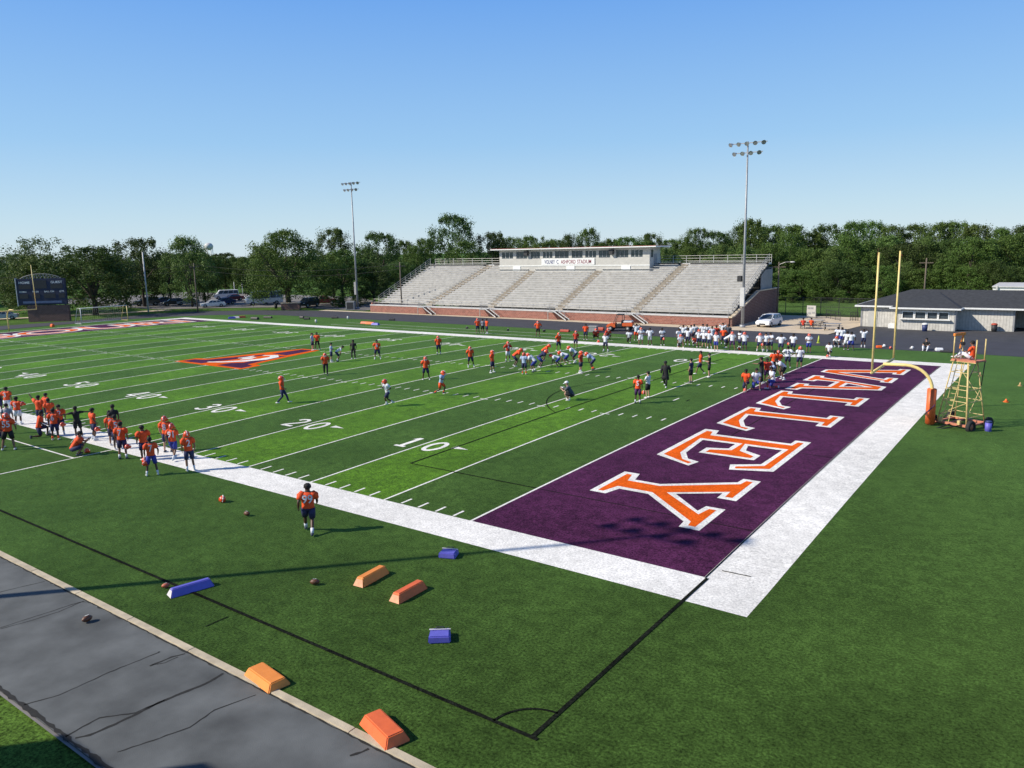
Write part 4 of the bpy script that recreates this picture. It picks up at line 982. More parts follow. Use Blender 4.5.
# ------------------------------------------------------------------ vehicles
def car_paint(name,col): return mat(name,col,.3,.03,2,spec=.7)
P_WH=car_paint('white paintwork',(.72,.73,.75)); P_RD=car_paint('red paintwork',(.30,.02,.02)); P_BK=car_paint('black paintwork',(.02,.022,.025)); P_BL=car_paint('blue paintwork',(.03,.06,.16)); P_SV=car_paint('silver paintwork',(.42,.44,.46)); P_MR=car_paint('maroon paintwork',(.13,.015,.03))
M_LAMP=mat('headlight glass',(.75,.77,.8),.15,.02,3,spec=.8); M_TAIL=mat('tail lamp',(.35,.02,.02),.2,.02,3)
PROF={ # length, width, lower body outline (x,z), glasshouse (x0,x1,top x0,x1,z0,z1)
 'hatch':(4.1,1.72,[(-2.05,.28),(2.02,.28),(2.08,.50),(1.95,.78),(1.05,.98),(-1.85,1.02),(-2.05,.85)],(-1.88,1.15,-1.55,.35,.98,1.50)),
 'sedan':(4.7,1.8,[(-2.35,.28),(2.32,.28),(2.35,.60),(2.2,.78),(1.0,.93),(-1.5,.96),(-2.3,.92),(-2.38,.6)],(-1.7,1.05,-1.0,.3,.94,1.42)),
 'suv':(4.9,1.95,[(-2.42,.38),(2.40,.38),(2.45,.75),(2.3,1.05),(1.2,1.15),(-2.38,1.18),(-2.45,.8)],(-2.35,1.25,-2.15,.6,1.15,1.80)),
 'van':(5.6,2.0,[(-2.8,.38),(2.78,.38),(2.82,.8),(2.6,1.15),(2.0,1.3),(-2.8,1.3)],(-2.78,2.0,-2.7,1.3,1.28,2.15)),
 'bus':(7.4,2.3,[(-3.7,.45),(3.65,.45),(3.7,1.0),(3.5,1.25),(2.7,1.35),(-3.7,1.35)],(-3.68,2.7,-3.62,2.2,1.33,2.75)),
 'pickup':(5.5,1.9,[(-2.75,.42),(2.72,.42),(2.76,.85),(2.6,1.05),(1.4,1.12),(-2.75,1.12)],(-.7,1.5,-.45,.8,1.10,1.75))}
def vehicle(kind,x,y,heading,paint,label,cat,nm,z=0,grp=None):
    L_,w,low,(g0,g1,t0,t1,z0,z1)=PROF[kind]
    t=empty(nm,(x,y,z),heading,label,cat,grp)
    mb=MB(); mb.prism(low,'y',-w/2,w/2); o=mb.build('body',paint,t,bevel=.06)
    gw=w*.46; tw_=w*.38
    mb=MB(); mb.add([(g0+.05,-gw,z0-.04),(g1-.05,-gw,z0-.04),(g1-.05,gw,z0-.04),(g0+.05,gw,z0-.04),(t0,-tw_,z1-.05),(t1,-tw_,z1-.05),(t1,tw_,z1-.05),(t0,tw_,z1-.05)],
        [(0,3,2,1),(4,5,6,7),(0,1,5,4),(2,3,7,6),(1,2,6,5),(3,0,4,7)]); mb.build('windows',M_GLASS,t)
    mb=MB(); mb.add([(t0-.05,-tw_-.03,z1-.07),(t1+.08,-tw_-.03,z1-.07),(t1+.08,tw_+.03,z1-.07),(t0-.05,tw_+.03,z1-.07),(t0+.05,-tw_+.05,z1),(t1-.1,-tw_+.05,z1),(t1-.1,tw_-.05,z1),(t0+.05,tw_-.05,z1)],
        [(0,3,2,1),(4,5,6,7),(0,1,5,4),(2,3,7,6),(1,2,6,5),(3,0,4,7)])
    for s in (-1,1):
        for a,b2 in ((g0,t0),(g1,t1)): mb.tube((a,s*gw,z0-.02),(b2,s*tw_,z1-.04),.045,n=5)
        k_=3 if kind in('bus',) else (2 if kind in('van','suv') else 1)
        for i in range(1,k_+2):
            f=i/(k_+2); mb.tube((g0+(g1-g0)*f,s*(gw+.01),z0-.02),(t0+(t1-t0)*f,s*(tw_+.01),z1-.04),.04,n=5)
    mb.build('roof',paint,t)
    for sx in (-.32,.32):
        for s in (-1,1):
            r_=.33 if kind in('hatch','sedan') else .39
            mb=MB(); mb.tube((L_*sx,s*(w/2-.20),r_),(L_*sx,s*(w/2+.02),r_),r_,r_,18); wo=mb.build('wheel',M_RUB,t)
            mb=MB(); mb.tube((L_*sx,s*(w/2+.01),r_),(L_*sx,s*(w/2+.035),r_),r_*.6,r_*.55,14); mb.build('rim',M_STEEL,wo)
    hz=low[2][1]+.1
    for s in (-1,1):
        mb=MB(); mb.ell((L_/2-.10,s*w*.36,hz),(.14,.20,.09)); mb.build('headlight',M_LAMP,t)
        mb=MB(); mb.ell((-L_/2+.06,s*w*.40,hz+.12),(.08,.10,.16)); mb.build('tail_light',M_TAIL,t)
        mb=MB(); mb.ell((g1-.25,s*(w/2+.07),z0+.05),(.08,.10,.07)); mb.build('wing_mirror',paint,t)
    mb=MB(); mb.box((L_/2-.03,-w*.22,low[0][1]+.06),(L_/2+.035,w*.22,low[2][1]+.02)); mb.build('grille',M_DARK,t)
    return t
def camhead(x,y,ang):
    """heading angle: 0 away from the camera, clockwise seen from above"""
    return math.atan2(y-CP.y,x-CP.x)-R(ang)
x,y=-12.9,74.4
vehicle('hatch',x,y,camhead(x,y,203),P_WH,'white hatchback car parked on the plaza beside the brick flank','car','parked_car',z=.02)
for px,py,kind,hd,pt_,lab,cat,nm in (
  (226,299,'van',262,P_WH,'white high roofed van, leftmost of the large vehicles in the far lot','van','parked_van'),
  (264,304.5,'bus',260,P_WH,'white minibus with a row of dark windows in the far lot','minibus','minibus'),
  (262,297.5,'suv',250,P_SV,'pale vehicle parked beyond the minibus','car','parked_car'),
  (308.5,307,'suv',215,P_BK,'black sport utility car at the right of the lot','car','parked_car'),
  (323,304.5,'pickup',90,P_RD,'red pickup partly hidden by the black car','pickup','pickup_truck'),
  (233,300.5,'sedan',255,P_MR,'maroon car parked just before the white van','car','parked_car'),
  (224,304.5,'sedan',240,P_BL,'dark blue car parked between the white car and the van','car','parked_car'),
  (213,307,'sedan',265,P_WH,'white sedan at the lot edge by the light green trees','car','parked_car'),
  (255,299.5,'sedan',250,P_WH,'white car just left of the minibus roof','car','parked_car'),
  (163,303.6,'sedan',262,P_BL,'blue car in shade left of the light green trees','car','parked_car'),
  (187,304.6,'sedan',250,P_SV,'silver car behind the trunks of the light green trees','car','parked_car'),
  (173,305.4,'hatch',255,P_BK,'small black car in shade behind the first light green tree','car','parked_car'),
  (147,305.6,'suv',262,P_BK,'black car deep in shade under the rounded tree','car','parked_car'),
  (3,319.5,'sedan',280,P_SV,'silver car at the far left edge of the frame','car','parked_car')):
    q=G(px,py); vehicle(kind,q.x,q.y,camhead(q.x,q.y,hd),pt_,lab,cat,nm,grp='vehicles in the far parking lot')
# low brick wall, litter bin and box by the lot
q=G(291,309.5); t=empty('garden_wall',(q.x,q.y,0),R(35),'low brown brick wall block under the broad tree','wall'); mb=MB(); mb.box((-1.7,-.3,-.03),(1.7,.3,1.15)); mb.build('brickwork',M_BRICKD,t); mb=MB(); mb.box((-1.78,-.36,1.15),(1.78,.36,1.25)); mb.build('coping',M_CONC,t)
q=G(276,308.5); drum(q.x,q.y,'dark litter bin left of the low brick wall',M_DARK,M_DARK)
q=G(351,309.5); t=empty('transformer_box',(q.x,q.y,0),R(30),'green grey transformer box left of the floodlight pole foot','utility box'); mb=MB(); mb.box((-.8,-.5,0),(.8,.5,1.5)); mb.build('cabinet',M_GREY,t,bevel=.03); mb=MB(); mb.box((-.6,-.53,.15),(.6,-.503,1.3)); mb.build('door',M_DARK,t)
# orange utility vehicle with roll bar
x,y=-26.9,61.9; t=empty('utility_vehicle',(x,y,.012),camhead(x,y,-80),'orange utility cart with black roll cage and cargo bed on the far track','utility cart')
mb=MB(); mb.prism([(.45,.45),(1.55,.42),(1.6,.75),(1.2,.95),(.5,1.0)],'y',-.65,.65); mb.build('hood',M_OPAD,t,bevel=.06)
mb=MB(); mb.prism([(-1.6,.62),(-.35,.62),(-.35,1.0),(-1.6,1.05)],'y',-.72,.72); mb.build('cargo_bed',M_OPAD,t,bevel=.03)
mb=MB(); mb.box((-1.5,-.62,1.05),(-.45,.62,1.25)); mb.build('load',M_WHITE,t,bevel=.05)
mb=MB(); mb.box((-1.55,-.5,.35),(1.5,.5,.55)); mb.box((-.3,-.6,.55),(.35,.6,.85)); mb.box((-.32,-.6,.85),(-.2,.6,1.3)); mb.build('chassis',M_DARK,t)
mb=MB()
for s in (-.62,.62): mb.path([(-.35,s,.9),(-.38,s,1.95),(.3,s,2.0),(.75,s,.95)],.035,6)
for a in ((-.38,1.95),(.3,2.0)): mb.tube((a[0],-.62,a[1]),(a[0],.62,a[1]),.035,n=6)
mb.path([(.55,.25,1.0),(.35,.25,1.25)],.02,5); mb.build('roll_cage',M_DARK,t)
mb=MB(); mb.box((-.45,-.66,1.99),(.38,.66,2.05)); mb.build('canopy',M_DARK,t)
for sx in (-1.05,1.05):
    for s in (-1,1):
        mb=MB(); mb.tube((sx,s*.5,.33),(sx,s*.76,.33),.33,.33,16); wo=mb.build('wheel',M_RUB,t); mb=MB(); mb.tube((sx,s*.755,.33),(sx,s*.78,.33),.17,.15,12); mb.build('rim',M_STEEL,wo)
# far water tower
wt=empty('water_tower',(-980,1180,0),0,'tiny pale water tower just above the distant tree tops','water tower')
_d=ray(208.7,246.5); _k=900/math.hypot(_d.x,_d.y); wp=CP+_d*_k; wt.location=(wp.x,wp.y,0)
mb=MB(); mb.ell((0,0,wp.z),(4.6,4.6,4.0)); mb.build('tank',M_ALU,wt)
for k in range(6): a=PI*k/3; mb=MB(); mb.tube((4*math.cos(a),4*math.sin(a),-.1),(3.6*math.cos(a),3.6*math.sin(a),wp.z-1),.3); mb.build('leg',M_ALU,wt)

# ------------------------------------------------------------------ people
SK=[mat('skin dark',(.085,.042,.026),.5,.05,5),mat('skin brown',(.22,.11,.07),.5,.05,5),mat('skin fair',(.50,.29,.20),.5,.05,5)]
CL={'O':mat('jersey orange',(.82,.085,.014),.75,.12,7,bump=.4,bscale=9),'W':mat('jersey white',(.72,.74,.80),.75,.08,7,bump=.4,bscale=9),'K':mat('cloth black',(.012,.012,.014),.8,.2,7),
 'G':mat('cloth grey',(.30,.32,.36),.8,.1,7,bump=.4,bscale=9),'N':mat('cloth navy',(.022,.026,.085),.8,.15,7),'B':mat('cloth pale blue',(.38,.46,.66),.75,.15,7),'R':mat('jersey red',(.55,.045,.02),.75,.12,7,bump=.4,bscale=9),
 'D':mat('cloth charcoal',(.06,.07,.10),.8,.15,7),'U':mat('cloth royal',(.03,.045,.30),.8,.15,7),'P':mat('cloth purple',(.06,.02,.09),.8,.15,7)}
M_HAIR=mat('hair',(.012,.010,.010),.8,.2,9); M_EYE=mat('eye',(.02,.015,.015),.3,0,3)
def J(**k):
    b=dict(pel=(0,0,.96),bel=(0,.01,1.14),chs=(0,0,1.36),nek=(0,.0,1.53),hed=(0,.03,1.68),
        shL=(-.19,0,1.45),elL=(-.27,-.03,1.17),haL=(-.26,.06,.93),shR=(.19,0,1.45),elR=(.27,-.03,1.17),haR=(.26,.06,.93),
        hiL=(-.10,0,.92),knL=(-.13,.02,.50),anL=(-.15,-.03,.09),hiR=(.10,0,.92),knR=(.13,.02,.50),anR=(.15,-.03,.09),
        toL=None,toR=None,tilt=0)
    b.update(k); return b
POSES={
 'stand':J(), 'stand_wide':J(knL=(-.19,.04,.50),anL=(-.26,-.02,.09),knR=(.17,.0,.50),anR=(.22,-.08,.09),elR=(.33,-.05,1.2),haR=(.32,.08,.98)),
 'akimbo':J(elL=(-.44,-.10,1.20),haL=(-.20,.05,1.03),elR=(.44,-.10,1.20),haR=(.20,.05,1.03),anL=(-.19,-.03,.09),anR=(.19,-.03,.09)),
 'folded':J(elL=(-.27,.08,1.19),haL=(.04,.24,1.22),elR=(.27,.08,1.17),haR=(-.04,.22,1.17)),
 'walk':J(knL=(-.11,.20,.52),anL=(-.11,.30,.10),knR=(.11,.0,.50),anR=(.12,-.34,.13),elL=(-.26,-.15,1.20),haL=(-.27,-.08,.95),elR=(.26,.06,1.18),haR=(.24,.24,1.0)),
 'run':J(pel=(0,0,.93),bel=(0,.05,1.11),chs=(0,.10,1.32),nek=(0,.14,1.49),hed=(0,.19,1.63),shL=(-.19,.1,1.41),shR=(.19,.1,1.41),knL=(-.12,.26,.60),anL=(-.12,.12,.22),knR=(.12,-.02,.48),anR=(.13,-.42,.22),elL=(-.30,-.10,1.2),haL=(-.24,.12,1.10),elR=(.30,.16,1.18),haR=(.2,.36,1.25)),
 'hold':J(elL=(-.26,.02,1.18),haL=(-.10,.30,1.22),elR=(.26,.02,1.18),haR=(.10,.30,1.22)),
 'point':J(elL=(-.42,.10,1.60),haL=(-.62,.16,1.82),elR=(.3,-.05,1.2),haR=(.24,.1,1.0)),
 'reach':J(elL=(-.25,.2,1.35),haL=(-.16,.48,1.38),elR=(.29,-.05,1.2),haR=(.24,.12,1.02)),
 'spread':J(elL=(-.48,.02,1.42),haL=(-.76,.04,1.40),elR=(.48,.02,1.42),haR=(.74,.04,1.40)),
 'hands_up':J(elL=(-.40,.02,1.62),haL=(-.14,.02,1.82),elR=(.40,.02,1.62),haR=(.14,.02,1.82)),
 'bent':J(pel=(0,-.18,.90),bel=(0,-.04,1.04),chs=(0,.16,1.17),nek=(0,.30,1.27),hed=(0,.42,1.36),shL=(-.19,.22,1.24),elL=(-.26,.22,.93),haL=(-.16,.17,.66),shR=(.19,.22,1.24),elR=(.26,.22,.93),haR=(.16,.17,.66),
    hiL=(-.12,-.17,.86),knL=(-.18,.08,.50),anL=(-.20,-.12,.09),hiR=(.12,-.17,.86),knR=(.18,.08,.50),anR=(.20,-.12,.09),tilt=-.35),
 'stance':J(pel=(0,-.28,.80),bel=(0,-.10,.86),chs=(0,.14,.90),nek=(0,.31,.96),hed=(0,.45,1.02),shL=(-.20,.20,.93),elL=(-.27,.18,.62),haL=(-.2,.14,.42),shR=(.19,.22,.92),elR=(.21,.30,.55),haR=(.16,.36,.12),
    hiL=(-.13,-.28,.76),knL=(-.24,.04,.46),anL=(-.26,-.20,.09),hiR=(.13,-.28,.76),knR=(.24,-.08,.42),anR=(.27,-.48,.10),tilt=-.55),
 'kneel':J(pel=(0,-.08,.52),bel=(0,-.04,.70),chs=(0,.03,.92),nek=(0,.06,1.09),hed=(0,.10,1.24),shL=(-.19,.03,1.01),elL=(-.25,.12,.76),haL=(-.10,.34,.62),shR=(.19,.03,1.01),elR=(.27,.06,.74),haR=(.22,.26,.60),
    hiL=(-.10,-.08,.48),knL=(-.16,.34,.50),anL=(-.16,.30,.09),hiR=(.10,-.08,.48),knR=(.14,.02,.08),anR=(.14,-.42,.09)),
 'squat':J(pel=(0,-.22,.34),bel=(0,-.14,.50),chs=(0,.0,.70),nek=(0,.07,.86),hed=(0,.12,1.01),shL=(-.19,.04,.79),elL=(-.24,.24,.58),haL=(-.08,.42,.72),shR=(.19,.04,.79),elR=(.24,.24,.58),haR=(.08,.42,.72),
    hiL=(-.12,-.22,.32),knL=(-.22,.22,.48),anL=(-.17,-.02,.09),hiR=(.12,-.22,.32),knR=(.22,.22,.48),anR=(.17,-.02,.09)),
 'sit':J(pel=(0,0,.14),bel=(0,-.05,.32),chs=(0,-.06,.54),nek=(0,-.02,.71),hed=(0,.03,.86),shL=(-.19,-.05,.63),elL=(-.26,.05,.40),haL=(-.12,.32,.40),shR=(.19,-.05,.63),elR=(.26,.05,.40),haR=(.12,.32,.40),
    hiL=(-.11,.0,.12),knL=(-.20,.42,.34),anL=(-.16,.80,.07),hiR=(.11,.0,.12),knR=(.20,.40,.34),anR=(.14,.76,.07)),
 'chair':J(pel=(0,0,.12),bel=(0,.0,.30),chs=(0,.03,.52),nek=(0,.06,.69),hed=(0,.10,.84),shL=(-.19,.03,.61),elL=(-.25,.14,.36),haL=(-.12,.38,.38),shR=(.19,.03,.61),elR=(.25,.14,.36),haR=(.12,.38,.38),
    hiL=(-.11,.0,.10),knL=(-.14,.44,.10),anL=(-.14,.46,-.34),hiR=(.11,.0,.10),knR=(.14,.44,.10),anR=(.14,.46,-.34)),
}
def V(*a): return Vector(a)
def skin_mesh(nodes,edges,root,sub=1):
    me=bpy.data.meshes.new('sk'); names=list(nodes); me.from_pydata([nodes[n][0] for n in names],[(names.index(a),names.index(b)) for a,b in edges],[])
    ob=bpy.data.objects.new('sk',me); C.objects.link(ob); md=ob.modifiers.new('s','SKIN'); md.use_smooth_shade=True
    for i,nm in enumerate(names):
        r_=nodes[nm][1]; me.skin_vertices[0].data[i].radius=(r_,r_); me.skin_vertices[0].data[i].use_root=(nm==root)
    sd=ob.modifiers.new('u','SUBSURF'); sd.levels=sub; sd.render_levels=sub
    dg=bpy.context.evaluated_depsgraph_get(); dg.update(); e=ob.evaluated_get(dg).to_mesh()
    vs=[tuple(v.co) for v in e.vertices]; fs=[tuple(p.vertices) for p in e.polygons]
    ob.evaluated_get(dg).to_mesh_clear(); bpy.data.objects.remove(ob); bpy.data.meshes.remove(me)
    return vs,fs
def loft(mb,pts,rx,ry,n=12,mi=0,side=(1,0,0),cap=True):
    pts=[Vector(p) for p in pts]; vs=[];fs=[]
    for i,p in enumerate(pts):
        d=(pts[min(i+1,len(pts)-1)]-pts[max(i-1,0)]).normalized(); s=Vector(side); s=(s-d*s.dot(d)).normalized(); w=d.cross(s)
        for k in range(n): a=2*PI*k/n; vs.append(p+s*math.cos(a)*rx[i]+w*math.sin(a)*ry[i])
    for i in range(len(pts)-1):
        for k in range(n): fs.append((i*n+k,i*n+(k+1)%n,(i+1)*n+(k+1)%n,(i+1)*n+k))
    if cap: fs.append(tuple(range(n))[::-1]); fs.append(tuple((len(pts)-1)*n+k for k in range(n)))
    mb.add(vs,fs,mi,True)
def lerp(a,b,t): return Vector(a).lerp(Vector(b),t)
def make_template(name,p):
    T={}
    nd={'pel':(p['pel'],.125),'bel':(p['bel'],.115),'chs':(p['chs'],.125),'nek':(p['nek'],.058),'hd0':(lerp(p['nek'],p['hed'],.55),.075),'hed':(p['hed'],.10),'top':(Vector(p['hed'])+(Vector(p['hed'])-Vector(p['nek'])).normalized()*.07,.085)}
    ed=[('pel','bel'),('bel','chs'),('chs','nek'),('nek','hd0'),('hd0','hed'),('hed','top')]
    for s in 'LR':
        el=Vector(p['el'+s]); ha=Vector(p['ha'+s])
        nd['sh'+s]=(p['sh'+s],.062); nd['el'+s]=(el,.042); nd['fa'+s]=(el.lerp(ha,.3),.042); nd['wr'+s]=(el.lerp(ha,.86),.028); nd['pa'+s]=(ha,.036)
        ed+=[('chs','sh'+s),('sh'+s,'el'+s),('el'+s,'fa'+s),('fa'+s,'wr'+s),('wr'+s,'pa'+s)]
        kn=Vector(p['kn'+s]); an=Vector(p['an'+s])
        nd['hi'+s]=(p['hi'+s],.095); nd['th'+s]=(lerp(p['hi'+s],kn,.5),.082); nd['kn'+s]=(kn,.055); nd['ca'+s]=(kn.lerp(an,.35),.057); nd['an'+s]=(an,.036)
        ed+=[('pel','hi'+s),('hi'+s,'th'+s),('th'+s,'kn'+s),('kn'+s,'ca'+s),('ca'+s,'an'+s)]
        f=Vector((0,1,0)); down=(an-kn).normalized()
        if down.z>-.5: f=Vector((0,0,-1)) if down.y<0 else Vector((0,.2,1)).normalized()
        T['foot'+s]=(an,f)
        toe=an+f*.13+(Vector((0,0,-.04)) if f.y>.9 else Vector((0,0,0)))
        nd['to'+s]=(toe,.035); ed+=[('an'+s,'to'+s)]
    vs,fs=skin_mesh(nd,ed,'pel'); mb=MB(); mb.add(vs,fs,0,True)
    # hands: four fingers and a thumb, slightly curled
    for s,sg in (('L',-1),('R',1)):
        el=Vector(p['el'+s]); ha=Vector(p['ha'+s]); d=(ha-el).normalized()
        side=Vector((0,1,0)); side=(side-d*side.dot(d)).normalized() if abs(d.y)<.8 else (Vector((1,0,0))-d*d.x).normalized()
        curl=d.cross(side)*(-sg if True else 1)
        base=ha+d*.01
        for i,(o_,ln) in enumerate(((-.032,.062),(-.011,.074),(.011,.070),(.032,.055))):
            b0=base+side*o_; mb.path([b0,b0+d*ln*.6+curl*.006,b0+d*ln+curl*.022],[.0105,.0095,.0075],6)
        b0=base-d*.03+side*.038; mb.path([b0,b0+side*.025+d*.025,b0+side*.028+d*.052+curl*.01],[.012,.010,.008],6)
    # face
    H=Vector(p['hed']); up=(H-Vector(p['nek'])).normalized(); up=(up+Vector((0,0,.6))).normalized() if p['tilt']==0 else Vector((0,-p['tilt']*.7,1)).normalized(); X=Vector((1,0,0)); F=up.cross(X)
    def L3(x,y,z): return H+X*x+F*y+up*z
    mb.path([L3(0,.096,.035),L3(0,.118,-.005),L3(0,.095,-.018)],[.010,.018,.014],6)
    mb.ell(L3(0,.090,-.052),(.028,.016,.010)); 
    for s in (-1,1):
        mb.ell(L3(s*.100,-.0,.0),(.014,.024,.032)); mb.ell(L3(s*.034,.090,.022),(.014,.011,.009),1)
    T['body']=mb.mesh('body',[SK[0],M_EYE]); T['head']=(H,up,F,X)
    # jersey with shoulder pads, two lengths of sleeve in one mesh
    def jersey(padded):
        mb=MB(); pe,be,ch,nk=[Vector(p[k]) for k in('pel','bel','chs','nek')]; w=1.0 if padded else .86
        loft(mb,[pe.lerp(be,-.12),pe.lerp(be,.25),be,ch.lerp(be,.3),ch.lerp(nk,.30),ch.lerp(nk,.68),nk.lerp(ch,.05)],[.185*w,.178*w,.175*w,.20*w,.215*w,.17*w,.07],[.135,.128,.125,.138*w,.150*w,.115*w,.065],14)
        for s in 'LR':
            sh=Vector(p['sh'+s]); el=Vector(p['el'+s]); k=.135 if padded else .088
            mb.path([sh.lerp(ch,.75),sh.lerp(ch,.4)+Vector((0,0,-.005)),sh+Vector((0,0,-.012)),sh.lerp(el,.14),sh.lerp(el,.38),sh.lerp(el,.68)],[k*.35,k*.78,k*.92,k*.86,k*.70,k*.62 if padded else .066],12)
        return mb.mesh('jersey',[CL['O']])
    T['jersey_pads']=jersey(True); T['jersey']=jersey(False)
    def legs(f_end,nm,r0=.105,r1=.092):
        mb=MB(); pe,be=Vector(p['pel']),Vector(p['bel'])
        loft(mb,[pe.lerp(be,.35),pe,pe.lerp((Vector(p['hiL'])+Vector(p['hiR']))/2,1.0)-Vector((0,0,.05))],[.158,.175,.165],[.118,.128,.12],12)
        for s in 'LR':
            hi=Vector(p['hi'+s]);kn=Vector(p['kn'+s]);an=Vector(p['an'+s])
            if f_end<=1: mb.path([hi.lerp(kn,-.05),hi.lerp(kn,.4),hi.lerp(kn,f_end)],[.11,r0,r1],12)
            else: mb.path([hi.lerp(kn,-.05),hi.lerp(kn,.5),kn,kn.lerp(an,.4),kn.lerp(an,.93)],[.11,.092,.066,.066,.046],12)
        return mb.mesh(nm,[CL['N']])
    T['shorts']=legs(.86,'shorts'); T['pants']=legs(2,'trousers')
    mb=MB(); pe,be,ch,nk=[Vector(p[k]) for k in('pel','bel','chs','nek')]; kc=(Vector(p['knL'])+Vector(p['knR']))/2
    loft(mb,[kc+Vector((0,-.03,.02)),kc.lerp(pe,.5),pe,be,ch,ch.lerp(nk,.5),nk],[.26,.235,.20,.19,.22,.19,.07],[.20,.18,.15,.14,.155,.12,.07],14)
    for s in 'LR':
        sh=Vector(p['sh'+s]); el=Vector(p['el'+s]); ha=Vector(p['ha'+s]); mb.path([sh.lerp(ch,.3),sh,el,ha.lerp(el,.15)],[.09,.09,.075,.06],10)
    T['coat']=mb.mesh('coat',[CL['K']])
    for s in 'LR':
        an,f=T['foot'+s]; kn=Vector(p['kn'+s]); mb=MB(); upv=(kn-an).normalized()
        heel=an-f*.06; low=f.cross(Vector((1,0,0)))
        drop=-upv*.03
        loft(mb,[heel+drop,an+f*.02+drop*.9,an+f*.10+drop*1.2,an+f*.19+drop*1.5],[.036,.045,.052,.034],[.048,.052,.042,.026],10)
        T['shoe'+s]=mb.mesh('shoe',[M_SHOE])
        mb=MB(); mb.path([kn.lerp(an,.62),kn.lerp(an,.98)],[.052,.043],10); T['sock'+s]=mb.mesh('sock',[M_SHOE])
    # hair cap and cloth cap
    q=Matrix((X,F,up)).transposed(); 
    mb=MB(); mb.ell(H+up*.045-F*.012,(.108,.118,.098),0,14,10,rot=q,zmin=-.45); mb.ell(H-F*.045+up*.0,(.097,.075,.075),0,12,8,rot=q); T['hair']=mb.mesh('hair',[M_HAIR])
    mb=MB(); mb.ell(H+up*.05-F*.01,(.115,.125,.098),0,14,10,rot=q,zmin=-.25); loft(mb,[H+F*.09+up*.04,H+F*.19+up*.03],[.085,.06],[.012,.008],10); T['cap']=mb.mesh('cap',[CL['W']])
    T['hq']=q; T['p']=p
    return T
TPL={k:make_template(k,v) for k,v in POSES.items()}
def slot(o,m_): o.material_slots[0].link='OBJECT'; o.material_slots[0].material=m_
NP=[0]
def person(x,y,z,rz,pose,top,bot,head,label,skin=0,num=None,sc=1.0,group=None,padded=True,sock=None,longs=False):
    T=TPL[pose]; t=empty('person',(x,y,z),rz,label,'person',group,sc)
    def part(nm,key,m_,parent=None):
        o=bpy.data.objects.new(nm,T[key]); C.objects.link(o); link_child(o,parent or t); slot(o,m_); return o
    part('body','body',SK[skin])
    if top=='coat': jo=part('coat','coat',CL['K'])
    else: jo=part('jersey' if padded else 'shirt','jersey_pads' if padded else 'jersey',CL[top])
    if bot!='none': part('trousers' if longs else 'shorts','pants' if longs else 'shorts',CL[bot])
    for s in 'LR': part('shoe','shoe'+s,M_SHOE if NP[0]%3 else CL['D'])
    if sock is not None and not longs:
        for s in 'LR': part('sock','sock'+s,CL[sock])
    H,up,F,X=T['head']
    if head in ('ho','hw'):
        hm=None
        for nm,me in (('helmet',HEL[0]),('face_mask',HEL[1]),('stripe',HEL[2])):
            o=bpy.data.objects.new(nm,me); C.objects.link(o)
            if nm=='helmet':
                link_child(o,t); hm=o; o.location=H-up*.155; o.rotation_euler=T['hq'].to_euler(); o.scale=(1.16,)*3
                if head=='hw': slot(o,M_HW)
            else: link_child(o,hm)
    elif head=='cap': part('cap','cap',CL['W'])
    elif head=='kcap': part('cap','cap',CL['K'])
    else: part('hair','hair',M_HAIR)
    if num:
        p=T['p']; ch=Vector(p['chs']);be=Vector(p['bel']); upb=(ch-be).normalized(); bk=Vector((1,0,0)).cross(upb)*1; fr=upb.cross(Vector((1,0,0)))
        for sgn in (-1,1):      # on the back and on the chest
            n_=fr*sgn*-1
            n_=(Vector((0,-1,0)) if sgn<0 else Vector((0,1,0))); n_=(n_-upb*n_.dot(upb)).normalized()
            right=upb.cross(n_); org=be.lerp(ch,.15)+n_*.172
            vs,fs=text_polys(num); x0=min(v.x for v in vs);x1=max(v.x for v in vs); wd=.30 if len(num)>1 else .16; h=.30
            pts=[]
            for v in vs:
                u=(v.x-(x0+x1)/2)/(x1-x0)*wd; pts.append(org+right*u+upb*(v.y/.7*h)-n_*(u*u*1.25))
            me=bpy.data.meshes.new('jersey_number'); me.from_pydata([tuple(q_) for q_ in pts],[],fs); me.materials.append(CL['W'] if top!='W' else CL['N'])
            o=bpy.data.objects.new('jersey_number',me); C.objects.link(o); link_child(o,jo)
    rr=random.Random(NP[0]*13+5); g_=rr.uniform(.97,1.16) if padded else rr.uniform(.95,1.08); h_=rr.uniform(.965,1.03)
    t.scale=(sc*g_,sc*g_,sc*h_); t.rotation_euler=(R(rr.uniform(-2,2)),R(rr.uniform(-2,2)),rz+R(rr.uniform(-9,9)))
    NP[0]+=1
    return t
def P(px,py,pose,face,top,bot,head,label,**k):
    q=G(px,py); z=q.z
    if q.x<-109 or q.y>58: z=.012
    rz=camhead(q.x,q.y,face)-PI/2
    grp=k.pop('group',None)
    if 'skin' not in k: k['skin']=(int(px*7+py*3))%3 if top=='W' else (int(px*5+py)%4)//2
    return person(q.x,q.y,z,rz,pose,top,bot,head,label,group=grp,**k)
GO_='players in orange jerseys'; GW_='players in white jerseys'; GC_='coaches and staff'
